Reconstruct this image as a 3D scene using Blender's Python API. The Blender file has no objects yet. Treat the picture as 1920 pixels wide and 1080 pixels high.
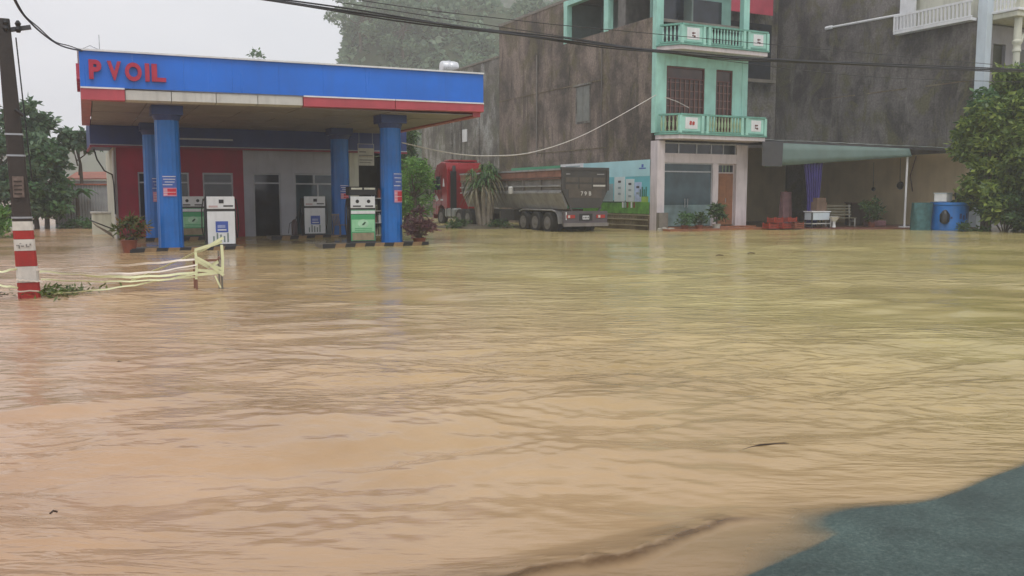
import bpy, math, random
import numpy as np
from mathutils import Vector, Matrix
random.seed(7)
RNG = np.random.default_rng(11)
S = bpy.context.scene
COL = S.collection
R = math.radians

# ------------------------------------------------------------------ camera, world, sun, exposure
YAW, CAM_H = R(27), 1.75
cam_d = bpy.data.cameras.new('camera'); cam = bpy.data.objects.new('camera', cam_d); COL.objects.link(cam)
cam.location = (0, 0, CAM_H); cam.rotation_euler = (R(90) - math.atan(173/1650), 0, -YAW)
cam_d.sensor_width = 36; cam_d.lens = 1650/1920*36; cam_d.clip_start = .05; cam_d.clip_end = 2000
S.camera = cam
SUN_EL, SUN_AZ = R(62), R(200)          # azimuth clockwise from +Y: behind the camera
w = bpy.data.worlds.new('World'); S.world = w; w.use_nodes = True
nt = w.node_tree; nt.nodes.clear()
o_ = nt.nodes.new('ShaderNodeOutputWorld'); bg = nt.nodes.new('ShaderNodeBackground')
sky = nt.nodes.new('ShaderNodeTexSky'); sky.sky_type = 'NISHITA'; sky.sun_disc = False
sky.sun_elevation = SUN_EL; sky.sun_rotation = SUN_AZ; sky.dust_density = 4; sky.air_density = 1
tc = nt.nodes.new('ShaderNodeTexCoord'); nz = nt.nodes.new('ShaderNodeTexNoise'); nz.inputs['Scale'].default_value = 2.2; nz.inputs['Detail'].default_value = 5
mp = nt.nodes.new('ShaderNodeMapping'); mp.inputs['Scale'].default_value = (1, 1, 2.5)
cr = nt.nodes.new('ShaderNodeValToRGB')
cr.color_ramp.elements[0].position = .3; cr.color_ramp.elements[0].color = (6.1, 6.35, 7.0, 1)
cr.color_ramp.elements[1].position = .72; cr.color_ramp.elements[1].color = (8.6, 8.65, 9.0, 1)
mx = nt.nodes.new('ShaderNodeMix'); mx.data_type = 'RGBA'; mx.inputs[0].default_value = .93
L = nt.links.new
L(tc.outputs['Generated'], mp.inputs[0]); L(mp.outputs[0], nz.inputs['Vector']); L(nz.outputs['Fac'], cr.inputs[0])
L(sky.outputs[0], mx.inputs[6]); L(cr.outputs[0], mx.inputs[7]); L(mx.outputs[2], bg.inputs[0]); bg.inputs[1].default_value = .1
L(bg.outputs[0], o_.inputs[0])
sd = bpy.data.lights.new('sun', 'SUN'); sd.energy = 1.5; sd.angle = R(25); sd.color = (1, .97, .93)
so = bpy.data.objects.new('sun', sd); COL.objects.link(so)
sv = Vector((math.sin(SUN_AZ)*math.cos(SUN_EL), math.cos(SUN_AZ)*math.cos(SUN_EL), math.sin(SUN_EL)))
so.rotation_euler = sv.to_track_quat('Z', 'Y').to_euler(); so.location = (0, 0, 60)
S.view_settings.view_transform = 'Standard'; S.view_settings.look = 'None'
S.view_settings.exposure = 0.27; S.view_settings.gamma = 1; S.view_settings.use_curve_mapping = False
S.cycles.volume_bounces = 4; S.cycles.max_bounces = 8; S.cycles.use_denoising = True

def CF(a, b, z=0.):                     # frame turned with the road: a = across, b = along
    return (a*math.cos(YAW)+b*math.sin(YAW), -a*math.sin(YAW)+b*math.cos(YAW), z)

# ------------------------------------------------------------------ mesh helpers
class MB:
    def __init__(s): s.v = []; s.f = []; s.m = []
    def add(s, vs, fs, mi=0):
        b = len(s.v); s.v += [tuple(v) for v in vs]; s.f += [tuple(b+i for i in f) for f in fs]; s.m += [mi]*len(fs); return s
    def box(s, x0, y0, z0, x1, y1, z1, mi=0):
        return s.add([(x0,y0,z0),(x1,y0,z0),(x1,y1,z0),(x0,y1,z0),(x0,y0,z1),(x1,y0,z1),(x1,y1,z1),(x0,y1,z1)],
              [(0,3,2,1),(4,5,6,7),(0,1,5,4),(1,2,6,5),(2,3,7,6),(3,0,4,7)], mi)
    def bar(s, p, q, w, h, mi=0, up=(0,0,1)):
        p, q = Vector(p), Vector(q); d = (q-p).normalized(); u = Vector(up)
        if abs(d.dot(u)) > .98: u = Vector((0, 1, 0))
        r = d.cross(u).normalized()*w/2; t = r.cross(d).normalized()*h/2
        vs = [p-r-t, p+r-t, p+r+t, p-r+t, q-r-t, q+r-t, q+r+t, q-r+t]
        return s.add(vs, [(0,3,2,1),(4,5,6,7),(0,1,5,4),(1,2,6,5),(2,3,7,6),(3,0,4,7)], mi)
    def rings(s, cs, n, mi=0, caps=True):     # cs: list of rings (each list of n points)
        vs = [p for c in cs for p in c]; fs = []
        for i in range(len(cs)-1):
            for j in range(n):
                k = (j+1) % n; fs.append((i*n+j, i*n+k, (i+1)*n+k, (i+1)*n+j))
        if caps: fs += [tuple(range(n-1, -1, -1)), tuple((len(cs)-1)*n+j for j in range(n))]
        return s.add(vs, fs, mi)
    def tube(s, pts, r, n=8, mi=0, caps=True):
        pts = [Vector(p) for p in pts]; rs = r if isinstance(r, (list, tuple)) else [r]*len(pts); cs = []
        for i, p in enumerate(pts):
            d = (pts[min(i+1, len(pts)-1)]-pts[max(i-1, 0)]).normalized()
            u = Vector((0,0,1)) if abs(d.z) < .9 else Vector((0,1,0))
            a = d.cross(u).normalized(); b = a.cross(d)
            cs.append([p+(a*math.cos(t)+b*math.sin(t))*rs[i] for t in [2*math.pi*j/n for j in range(n)]])
        return s.rings(cs, n, mi, caps)
    def lathe(s, prof, n=12, c=(0,0), mi=0, caps=True):   # prof: (r, z)
        return s.rings([[(c[0]+r*math.cos(2*math.pi*j/n), c[1]+r*math.sin(2*math.pi*j/n), z) for j in range(n)] for r, z in prof], n, mi, caps)
    def prism(s, poly, f, d0, d1, mi=0):      # poly in 2D, f(a, b, d) -> 3D
        n = len(poly); vs = [f(a, b, d0) for a, b in poly]+[f(a, b, d1) for a, b in poly]
        fs = [tuple(range(n))[::-1], tuple(range(n, 2*n))]+[(i, (i+1) % n, n+(i+1) % n, n+i) for i in range(n)]
        return s.add(vs, fs, mi)
    def mesh(s, name, mats):
        me = bpy.data.meshes.new(name); me.from_pydata(s.v, [], s.f)
        for m in (mats if isinstance(mats, (list, tuple)) else [mats]): me.materials.append(m)
        if any(s.m): me.polygons.foreach_set('material_index', s.m)
        me.update(); return me
def link(name, me, parent=None, loc=None, rot=None, smooth=False, bevel=0, label=None):
    o = bpy.data.objects.new(name, me); COL.objects.link(o)
    if parent is not None: o.parent = parent
    if loc is not None: o.location = loc
    if rot is not None: o.rotation_euler = rot
    if smooth and me.users <= 1:
        me.polygons.foreach_set('use_smooth', [True]*len(me.polygons))
        md = o.modifiers.new('edge', 'EDGE_SPLIT'); md.split_angle = R(38)
    if bevel:
        md = o.modifiers.new('bevel', 'BEVEL'); md.width = bevel; md.segments = 1; md.limit_method = 'ANGLE'
    if label: o['label'] = label
    return o
def part(name, mb, mats, parent, **k): return link(name, mb.mesh(name, mats), parent, **k)
def tag(o, label=None, cat=None, group=None, kind=None):
    if label: o['label'] = label
    if cat: o['category'] = cat
    if group: o['group'] = group
    if kind: o['kind'] = kind
    return o
def thing(name, label, cat, loc=(0,0,0), rz=0, group=None):
    o = bpy.data.objects.new(name, None); COL.objects.link(o); o.empty_display_size = .2
    o.location = loc; o.rotation_euler = (0, 0, rz); return tag(o, label, cat, group)
def solo(name, mb, mats, label, cat, loc=(0,0,0), rz=0, group=None, kind=None, **k):
    o = part(name, mb, mats, None, loc=loc, rot=(0,0,rz), **k); return tag(o, label, cat, group, kind)
def children(o): return [c for c in bpy.data.objects if c.parent == o]
def copy_tree(o, parent=None, kids=None):
    c = o.copy(); COL.objects.link(c); c.parent = parent
    for ch in list(children(o)): copy_tree(ch, c)
    return c
def npmesh(name, V, F, mats, mi=None, smooth=False):
    me = bpy.data.meshes.new(name); V = np.asarray(V, np.float32); F = np.asarray(F, np.int32)
    me.vertices.add(len(V)); me.vertices.foreach_set('co', V.ravel())
    k = F.shape[1]; me.loops.add(F.size); me.loops.foreach_set('vertex_index', F.ravel())
    me.polygons.add(len(F)); me.polygons.foreach_set('loop_start', np.arange(0, F.size, k, dtype=np.int32))
    try: me.polygons.foreach_set('loop_total', np.full(len(F), k, np.int32))
    except Exception: pass
    for m in (mats if isinstance(mats, (list, tuple)) else [mats]): me.materials.append(m)
    if mi is not None: me.polygons.foreach_set('material_index', np.asarray(mi, np.int32))
    if smooth: me.polygons.foreach_set('use_smooth', np.ones(len(F), bool))
    me.update(calc_edges=True); me.validate(); return me

# ------------------------------------------------------------------ materials
def newmat(name):
    m = bpy.data.materials.new(name); m.use_nodes = True; t = m.node_tree
    return m, t, t.nodes['Principled BSDF'], t.links.new
def ramp(t, pairs):
    r = t.nodes.new('ShaderNodeValToRGB'); e = r.color_ramp.elements
    while len(e) < len(pairs): e.new(.5)
    for el, (p, c) in zip(e, pairs):
        el.position = p; el.color = (*c, 1) if len(c) == 3 else c
    return r
def noise(t, scale, vec=None, detail=4, rough=.55, stretch=None, off=(0,0,0)):
    n = t.nodes.new('ShaderNodeTexNoise'); n.inputs['Scale'].default_value = scale; n.inputs['Detail'].default_value = detail; n.inputs['Roughness'].default_value = rough
    if vec is None:
        c = t.nodes.new('ShaderNodeTexCoord'); vec = c.outputs['Object']
    if stretch or any(off):
        m = t.nodes.new('ShaderNodeMapping'); m.inputs['Scale'].default_value = stretch or (1,1,1); m.inputs['Location'].default_value = off
        t.links.new(vec, m.inputs[0]); vec = m.outputs[0]
    t.links.new(vec, n.inputs['Vector']); return n
def mixc(t, fac, a, b, mode='MIX'):
    m = t.nodes.new('ShaderNodeMix'); m.data_type = 'RGBA'; m.blend_type = mode
    for s_, val in ((0, fac), (6, a), (7, b)):
        if isinstance(val, bpy.types.NodeSocket): t.links.new(val, m.inputs[s_])
        else: m.inputs[s_].default_value = val if s_ == 0 else (*val, 1)
    return m.outputs[2]
def sc(c, k): return tuple(min(1, x*k) for x in c)
def M(name, c, rough=.5, var=.25, scale=3., metal=0, bump=.0, dirt=.25, coat=0, spec=.5):
    """painted / plain surface with mottling, run marks and fine roughness variation"""
    m, t, p, l = newmat(name)
    n1 = noise(t, scale, detail=5); r1 = ramp(t, [(.3, sc(c, 1-var)), (.7, sc(c, 1+var*.5))]); l(n1.outputs['Fac'], r1.inputs[0])
    n2 = noise(t, scale*2.5, detail=6, stretch=(1.6, 1.6, .22), off=(3, 7, 1)); r2 = ramp(t, [(.5, (0,0,0)), (.78, (dirt, dirt, dirt))]); l(n2.outputs['Fac'], r2.inputs[0])
    out = mixc(t, r2.outputs[0], r1.outputs[0], tuple(.35*x+.65*y for x, y in zip(c, (.07, .06, .045))))
    l(out, p.inputs['Base Color'])
    p.inputs['Metallic'].default_value = metal; p.inputs['Specular IOR Level'].default_value = spec
    rr = t.nodes.new('ShaderNodeMapRange'); rr.inputs[3].default_value = max(.05, rough-.1); rr.inputs[4].default_value = min(1, rough+.12)
    l(n2.outputs['Fac'], rr.inputs[0]); l(rr.outputs[0], p.inputs['Roughness'])
    if bump:
        b = t.nodes.new('ShaderNodeBump'); b.inputs['Strength'].default_value = bump; b.inputs['Distance'].default_value = .02
        n3 = noise(t, scale*9, detail=6); l(n3.outputs['Fac'], b.inputs['Height']); l(b.outputs[0], p.inputs['Normal'])
    return m
def wall_mat(name, base, dark, moss, pale, seed=0., streak=1.):
    """weathered cement render: patches, run-down streaks, moss, day joints"""
    m, t, p, l = newmat(name); o = (seed, seed*1.7, seed*.3)
    a = noise(t, .3, detail=7, rough=.66, off=o); ra = ramp(t, [(.40, dark), (.5, base), (.61, pale)]); l(a.outputs['Fac'], ra.inputs[0])
    s1 = noise(t, .75, detail=9, rough=.68, stretch=(1.1, 1.1, .36), off=o); s1.inputs['Distortion'].default_value = .5; rs = ramp(t, [(.49, (0,0,0)), (.58, (.6*streak,)*3), (.75, (.95*streak,)*3)]); l(s1.outputs['Fac'], rs.inputs[0])
    c1 = mixc(t, rs.outputs[0], ra.outputs[0], dark)
    s2 = noise(t, .5, detail=9, rough=.7, stretch=(1.1, 1.1, .8), off=(seed+9, 4, 2)); s2.inputs['Distortion'].default_value = .8; r2 = ramp(t, [(.5, (0,0,0)), (.6, (.8,.8,.8))]); l(s2.outputs['Fac'], r2.inputs[0])
    c2 = mixc(t, r2.outputs[0], c1, moss)
    s3 = noise(t, .8, detail=8, rough=.65, stretch=(1.2, 1.2, .4), off=(seed+2, 1, 5)); s3.inputs['Distortion'].default_value = .6; r3 = ramp(t, [(.55, (0,0,0)), (.66, (.65,.65,.65))]); l(s3.outputs['Fac'], r3.inputs[0])
    c3 = mixc(t, r3.outputs[0], c2, pale)
    s4 = noise(t, 9, detail=6, off=o); r4 = ramp(t, [(.3, (.68,.68,.68)), (.7, (1.22,1.22,1.22))]); l(s4.outputs['Fac'], r4.inputs[0])
    c4 = mixc(t, 1., c3, r4.outputs[0], 'MULTIPLY')
    v = noise(t, 1.6, detail=9, rough=.7, stretch=(1.4, 1.4, .10), off=(seed, 3, 9)); rv_ = ramp(t, [(.56, (1,1,1)), (.63, (.5,.48,.45)), (.72, (.42,.4,.37))]); l(v.outputs['Fac'], rv_.inputs[0])
    g_ = noise(t, .12, detail=3, off=(seed+5, 0, 0)); rg_ = ramp(t, [(.42, (0,0,0)), (.58, (.9,.9,.9))]); l(g_.outputs['Fac'], rg_.inputs[0])
    c4 = mixc(t, rg_.outputs[0], c4, mixc(t, 1., c4, rv_.outputs[0], 'MULTIPLY'))
    l(c4, p.inputs['Base Color']); p.inputs['Roughness'].default_value = .75; p.inputs['Specular IOR Level'].default_value = .3
    b = t.nodes.new('ShaderNodeBump'); b.inputs['Strength'].default_value = .5; b.inputs['Distance'].default_value = .03
    l(s4.outputs['Fac'], b.inputs['Height']); l(b.outputs[0], p.inputs['Normal'])
    return m
def leaf_mat(name, c1, c2, c3=None, rough=.45, trans=.35):
    m, t, p, l = newmat(name)
    g = t.nodes.new('ShaderNodeNewGeometry'); r = ramp(t, [(0, c1), (.6, c2), (1, c3 or sc(c2, 1.3))]); l(g.outputs['Random Per Island'], r.inputs[0])
    n = noise(t, 1.1, detail=3); rn = ramp(t, [(.35, (.7,.75,.72)), (.65, (1.2,1.15,1.05))]); l(n.outputs['Fac'], rn.inputs[0])
    c = mixc(t, 1., r.outputs[0], rn.outputs[0], 'MULTIPLY'); l(c, p.inputs['Base Color']); p.inputs['Roughness'].default_value = rough
    tr = t.nodes.new('ShaderNodeBsdfTranslucent'); l(c, tr.inputs[0]); ms = t.nodes.new('ShaderNodeMixShader'); ms.inputs[0].default_value = trans
    l(p.outputs[0], ms.inputs[1]); l(tr.outputs[0], ms.inputs[2]); l(ms.outputs[0], t.nodes['Material Output'].inputs[0])
    return m

blue = M('canopy_blue', (.010, .15, .66), .3, .18, .6, dirt=.18)
colblue = M('column_blue', (.001, .14, .50), .33, .2, 1.5, dirt=.25)
navy = M('navy_paint', (.02, .045, .17), .45, .2, 1.2)
red = M('red_paint', (.45, .035, .045), .4, .2, 1.5)
redwall = M('red_wall', (.34, .008, .038), .5, .25, .8, dirt=.35)
pinkred = M('faded_red_plastic', (.46, .07, .09), .35, .2, 1.2)
letterred = M('letter_red', (.42, .02, .055), .4, .15, 4)
white = M('white_paint', (.72, .73, .74), .45, .12, 2, dirt=.25)
offwhite = M('off_white_plastic', (.55, .54, .50), .45, .15, 2, dirt=.4)
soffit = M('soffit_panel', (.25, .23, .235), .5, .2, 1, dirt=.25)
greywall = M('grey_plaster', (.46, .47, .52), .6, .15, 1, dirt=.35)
tanwall = M('tan_plaster', (.80, .66, .42), .7, .15, .7, bump=.2, dirt=.15)
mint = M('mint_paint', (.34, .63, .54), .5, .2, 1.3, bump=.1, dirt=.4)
mintdark = M('dark_mint_rail', (.15, .36, .29), .5, .25, 2, dirt=.5)
minty = M('yellow_green_baluster', (.34, .46, .28), .5, .25, 2, dirt=.4)
pinkwhite = M('pinkish_white_paint', (.60, .54, .55), .5, .15, 1.2, bump=.1, dirt=.5)
cream = M('cream_plaster', (.58, .58, .48), .55, .15, 1, bump=.1, dirt=.5)
bluewhite = M('pale_blue_paint', (.58, .66, .72), .5, .12, 1, dirt=.3)
black = M('black_plastic', (.012, .012, .014), .4, .2, 5)
rubber = M('rubber', (.02, .019, .018), .75, .3, 6, bump=.2, dirt=.5)
darkgrey = M('dark_grey_metal', (.055, .055, .06), .45, .25, 2, dirt=.4)
steel = M('steel', (.42, .43, .44), .35, .2, 3, metal=.7, dirt=.4)
alu = M('aluminium_frame', (.42, .43, .45), .4, .15, 3, metal=.3)
truckred = M('truck_red', (.27, .006, .012), .28, .15, 1.2, dirt=.2)
trailer = M('trailer_grey', (.21, .19, .175), .5, .35, 1.2, bump=.15, dirt=.7)
trailerdk = M('trailer_dark', (.05, .046, .043), .5, .3, 1.5, bump=.15, dirt=.6)
rust = M('rust_orange', (.27, .125, .085), .65, .35, 2, bump=.2, dirt=.15)
ribgrey = M('light_grey_steel', (.30, .295, .29), .5, .3, 1.5, dirt=.6)
wood = M('brown_wood', (.24, .10, .045), .45, .3, 2.5, dirt=.4)
darkwood = M('dark_red_wood', (.11, .028, .022), .5, .3, 3)
green = M('pump_green', (.06, .36, .15), .35, .15, 2, dirt=.2)
palegreen = M('pale_green_print', (.30, .62, .36), .4, .1, 3)
mudprint = M('muddy_stain', (.30, .24, .15), .6, .3, 5)
bluedecal = M('blue_decal', (.05, .10, .40), .4, .2, 4)
terra = M('terracotta', (.22, .06, .03), .7, .3, 4, bump=.2, dirt=.15)
bark = M('bark', (.11, .085, .06), .85, .35, 4, bump=.7, dirt=.5)
palebark = M('pale_bark', (.28, .24, .19), .8, .3, 4, bump=.7, dirt=.5)
concrete = M('damp_concrete', (.20, .18, .15), .6, .3, 2, bump=.4, dirt=.5)
poledark = M('wet_dark_concrete', (.035, .026, .02), .45, .35, 2.5, bump=.4, dirt=.2)
bandred = M('red_band_paint', (.36, .02, .015), .45, .25, 5, bump=.2)
bandwhite = M('white_band_paint', (.62, .59, .53), .5, .2, 5, bump=.2, dirt=.15)
tankblue = M('tank_blue', (.01, .17, .55), .35, .2, 2, dirt=.3)
tarp = M('grey_green_tarp', (.12, .18, .16), .5, .2, 1, dirt=.3)
purple = M('indigo_cloth', (.05, .035, .22), .6, .35, 3)
plasticred = M('red_crate_plastic', (.34, .04, .02), .45, .3, 5)
tapemat = M('pale_yellow_tape', (.74, .76, .46), .45, .15, 3, dirt=.2)
tapepink = M('faded_pink_tape', (.80, .72, .62), .45, .2, 3, dirt=.2)
cable = M('black_cable', (.02, .02, .022), .5, .2, 8)
whitecable = M('white_cable', (.55, .52, .48), .5, .2, 8)
roofred = M('rusty_roof_sheet', (.30, .10, .06), .6, .3, 1.2, bump=.2, dirt=.15)
sheet = M('grey_metal_sheet', (.30, .31, .32), .5, .2, 1.2, dirt=.4)
teal = M('banner_teal', (.16, .52, .58), .35, .2, .5, dirt=.1)
tealpale = M('banner_pale_sky', (.42, .70, .74), .35, .15, .6, dirt=.1)
bannergreen = M('banner_green', (.06, .33, .18), .35, .2, 1, dirt=.2)
grassprint = M('printed_grass', (.12, .32, .05), .4, .5, 2.5, dirt=.1)
limeprint = M('printed_lime', (.32, .50, .10), .4, .35, 3, dirt=.1)
printwhite = M('printed_white', (.62, .70, .70), .4, .1, 2, dirt=.1)
printgrey = M('printed_grey', (.30, .38, .40), .4, .2, 2)
porch = M('porch_tile', (.30, .12, .06), .5, .3, 3, dirt=.4)
redsheet = M('red_awning', (.42, .05, .08), .5, .2, 1, dirt=.3)
yellowp = M('hazard_tan', (.27, .17, .08), .55, .25, 4, dirt=.4)
stick = M('stick_brown', (.06, .035, .02), .7, .3, 9)
def glass_mat(name, c, rough=.08):
    m, t, p, l = newmat(name); n = noise(t, 1.3, detail=2); r = ramp(t, [(.3, sc(c, .6)), (.7, sc(c, 1.5))]); l(n.outputs['Fac'], r.inputs[0])
    l(r.outputs[0], p.inputs['Base Color']); p.inputs['Roughness'].default_value = rough; return m
darkglass = glass_mat('dark_glass', (.018, .022, .03)); tealglass = glass_mat('teal_glass', (.03, .055, .065)); frost = glass_mat('frosted_glass', (.14, .20, .20), .35)
redglass = glass_mat('dark_red_glass', (.05, .025, .02), .2)  # dark reddish pane colour, no glow
lampred = M('tail_lamp_red', (.4, .02, .01), .3, .1, 9)
gdark = leaf_mat('leaf_dark', (0.022, 0.062, 0.019), (0.056, 0.125, 0.037), (0.112, 0.200, 0.062))
gmid = leaf_mat('leaf_mid', (0.037, 0.106, 0.037), (0.081, 0.188, 0.069), (0.150, 0.275, 0.112))
gfresh = leaf_mat('leaf_fresh', (0.062, 0.175, 0.025), (0.138, 0.300, 0.062), (0.250, 0.425, 0.100))
gyellow = leaf_mat('leaf_olive', (0.044, 0.075, 0.013), (0.112, 0.163, 0.031), (0.213, 0.250, 0.056))
gpurple = leaf_mat('leaf_purple', (0.075, 0.025, 0.037), (0.175, 0.075, 0.100), (0.300, 0.163, 0.163))
gcool = leaf_mat('leaf_cool', (0.037, 0.094, 0.056), (0.075, 0.163, 0.100), (0.163, 0.275, 0.175))
gpalm = leaf_mat('leaf_palm', (0.088, 0.175, 0.050), (0.163, 0.275, 0.100), (0.275, 0.375, 0.175))
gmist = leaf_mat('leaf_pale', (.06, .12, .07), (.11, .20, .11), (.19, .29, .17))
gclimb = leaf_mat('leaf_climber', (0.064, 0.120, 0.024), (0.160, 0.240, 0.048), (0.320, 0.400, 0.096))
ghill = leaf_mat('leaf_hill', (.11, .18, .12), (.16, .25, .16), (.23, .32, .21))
gmix = leaf_mat('leaf_mixed', (0.037, 0.075, 0.025), (0.125, 0.150, 0.037), (0.400, 0.200, 0.100))

# ------------------------------------------------------------------ ground and flood water
SH = [(-60, -9), (-8, -1.0), (-4, 1.6), (-1.5, 2.9), (0., 3.35), (1.16, 3.95), (1.55, 4.35), (1.91, 4.62), (2.4, 4.87), (2.97, 5.29), (3.24, 5.5), (3.5, 5.75), (5, 6.6), (9, 8.0), (60, 12)]
def shore(a):
    return sum(np.interp(a+q, [p[0] for p in SH], [p[1] for p in SH]) for q in np.linspace(-.3, .3, 7))/7
def vnoise(x, y, s, seed):           # cheap smooth noise from sines
    r = np.random.default_rng(seed); o = np.zeros_like(x)
    for i in range(9):
        th = r.uniform(0, 2*np.pi); k = s*r.uniform(.5, 1.6); o += np.sin(k*(x*np.cos(th)+y*np.sin(th))+r.uniform(0, 6.28))
    return o/4.
def ground_z(a, b):
    d = (shore(a)+.020*vnoise(a, b, 1.7, 3)+.008*vnoise(a, b, 8, 4)) - b      # >0 on the dry side
    z = np.where(d > 0, np.minimum(d*.02, .5), np.maximum(d*np.interp(a, [.7, 1.6, 3.2], [.0035, .005, .035])-.09*np.clip(-d-.75, 0, 9), -.3))
    return z + .0015*vnoise(a, b, 5., 5)*np.clip(1-np.abs(d)/1.2, 0, 1)
def graded(lo, hi, fine_lo, fine_hi, step, g):
    xs = list(np.arange(fine_lo, fine_hi+1e-6, step)); s_ = step
    while xs[-1] < hi: s_ *= g; xs.append(min(hi, xs[-1]+s_))
    s_ = step; pre = []
    x = fine_lo
    while x > lo: s_ *= g; x = max(lo, x-s_); pre.append(x)
    return np.array(pre[::-1]+xs)
def sheet_mesh(name, A, B, zf, mat):
    a, b = np.meshgrid(A, B); z = zf(a, b)
    X = a*math.cos(YAW)+b*math.sin(YAW); Y = -a*math.sin(YAW)+b*math.cos(YAW)
    V = np.stack([X, Y, z], -1).reshape(-1, 3); n, m = len(A), len(B)
    i = (np.arange(m-1)[:, None]*n+np.arange(n-1)[None]).ravel(); F = np.stack([i, i+1, i+1+n, i+n], -1)
    return npmesh(name, V, F, mat, smooth=True), a, b
def asphalt():
    m, t, p, l = newmat('wet_asphalt')
    n = noise(t, 42, detail=7, rough=.9); r = ramp(t, [(.3, (.014, .030, .028)), (.5, (.05, .085, .078)), (.72, (.17, .21, .19))]); l(n.outputs['Fac'], r.inputs[0])
    n2 = noise(t, 1.6, detail=7, rough=.65); r2 = ramp(t, [(.35, (.6,.62,.6)), (.65, (1.35, 1.35, 1.3))]); l(n2.outputs['Fac'], r2.inputs[0])
    l(mixc(t, 1., r.outputs[0], r2.outputs[0], 'MULTIPLY'), p.inputs['Base Color'])
    p.inputs['Roughness'].default_value = .5
    b = t.nodes.new('ShaderNodeBump'); b.inputs['Strength'].default_value = 1.; b.inputs['Distance'].default_value = .012
    n3 = noise(t, 70, detail=4, rough=.8); l(n3.outputs['Fac'], b.inputs['Height']); l(b.outputs[0], p.inputs['Normal'])
    return m
GA = graded(-300, 300, -3, 6, .12, 1.14); GB = graded(-22, 400, -1, 9, .12, 1.12)
gm, _, _ = sheet_mesh('ground', GA, GB, ground_z, asphalt())
g_o = link('ground', gm); tag(g_o, 'dark wet asphalt road rising out of the flood', None, None, 'structure')

LIP = [(-1.2, 3.5), (-.5, 3.72), (-.07, 3.88), (.1, 3.95), (.35, 4.0), (.57, 4.12), (.8, 4.28), (.95, 4.4), (1.16, 4.58), (1.3, 4.62), (1.5, 4.66)]
def water_z(a, b):
    z = np.zeros_like(a); r = np.random.default_rng(5)
    env1 = np.clip(.5+.45*vnoise(a, b, .5, 21), .1, 1.4)
    cellA = np.gradient(a, axis=1); cellB = np.gradient(b, axis=0); cell = np.maximum(cellA, cellB)
    wa, wb = a+.12*vnoise(a, b, 1.6, 31), b+.10*vnoise(a, b, 1.9, 32)
    for i in range(46):
        lam = .14*(1.085**i)*r.uniform(.9, 1.1); th = r.normal(0, .42); k = 2*np.pi/lam
        if lam > 2.2: lam = 2.2
        amp = .0038*lam**1.0*r.uniform(.4, 1.4)
        fade = np.clip(lam/(3.2*cell)-.6, 0, 1)
        z += amp*fade*np.sin(k*(wa*math.sin(th)+wb*math.cos(th))+r.uniform(0, 6.28))
    rip = np.exp(-((a-2.2)/3.6)**2-((b-8.5)/2.6)**2)
    z *= (.55+.6*env1+1.3*rip)
    depth = np.clip(-ground_z(a, b)/.05, 0, 1); z *= .03+.97*depth
    d = None                                                  # turbulent lip where the current folds over
    P = np.array(LIP); dm = np.full(a.shape, 9.); sg = np.zeros(a.shape); tt = np.zeros(a.shape)
    reg = (a > -2.5) & (a < 3) & (b > 2) & (b < 6); ar, br = a[reg], b[reg]; dmr = np.full(ar.shape, 9.); sr = np.zeros(ar.shape); tr = np.zeros(ar.shape)
    lb = sum(np.interp(ar+q, P[:, 0], P[:, 1]) for q in (-.06, -.03, 0, .03, .06))/5; dmr = (br-lb)*.88; sr = 1.; tr = np.interp(ar, P[:, 0], np.arange(len(P)))
    sd_ = dmr*sr + .03*vnoise(ar, br, 7, 41)+.007*vnoise(ar, br, 24, 42)
    amp = np.interp(tr, [0, 1.5, 3, 4.5, 6, 8, 10], [0, .5, .9, 1.25, 1., .55, 0])
    step = np.where(sd_ > 0, np.exp(-(sd_/.2)**2), np.exp(-(sd_/.035)**2))*.034*amp
    foam = .007*amp*np.exp(-((sd_-.02)/.05)**2)*np.abs(vnoise(ar, br, 60, 43))
    z[reg] += step+foam
    g = ground_z(a, b); return np.where(g < 0, np.maximum(z, g*.62), z)
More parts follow.
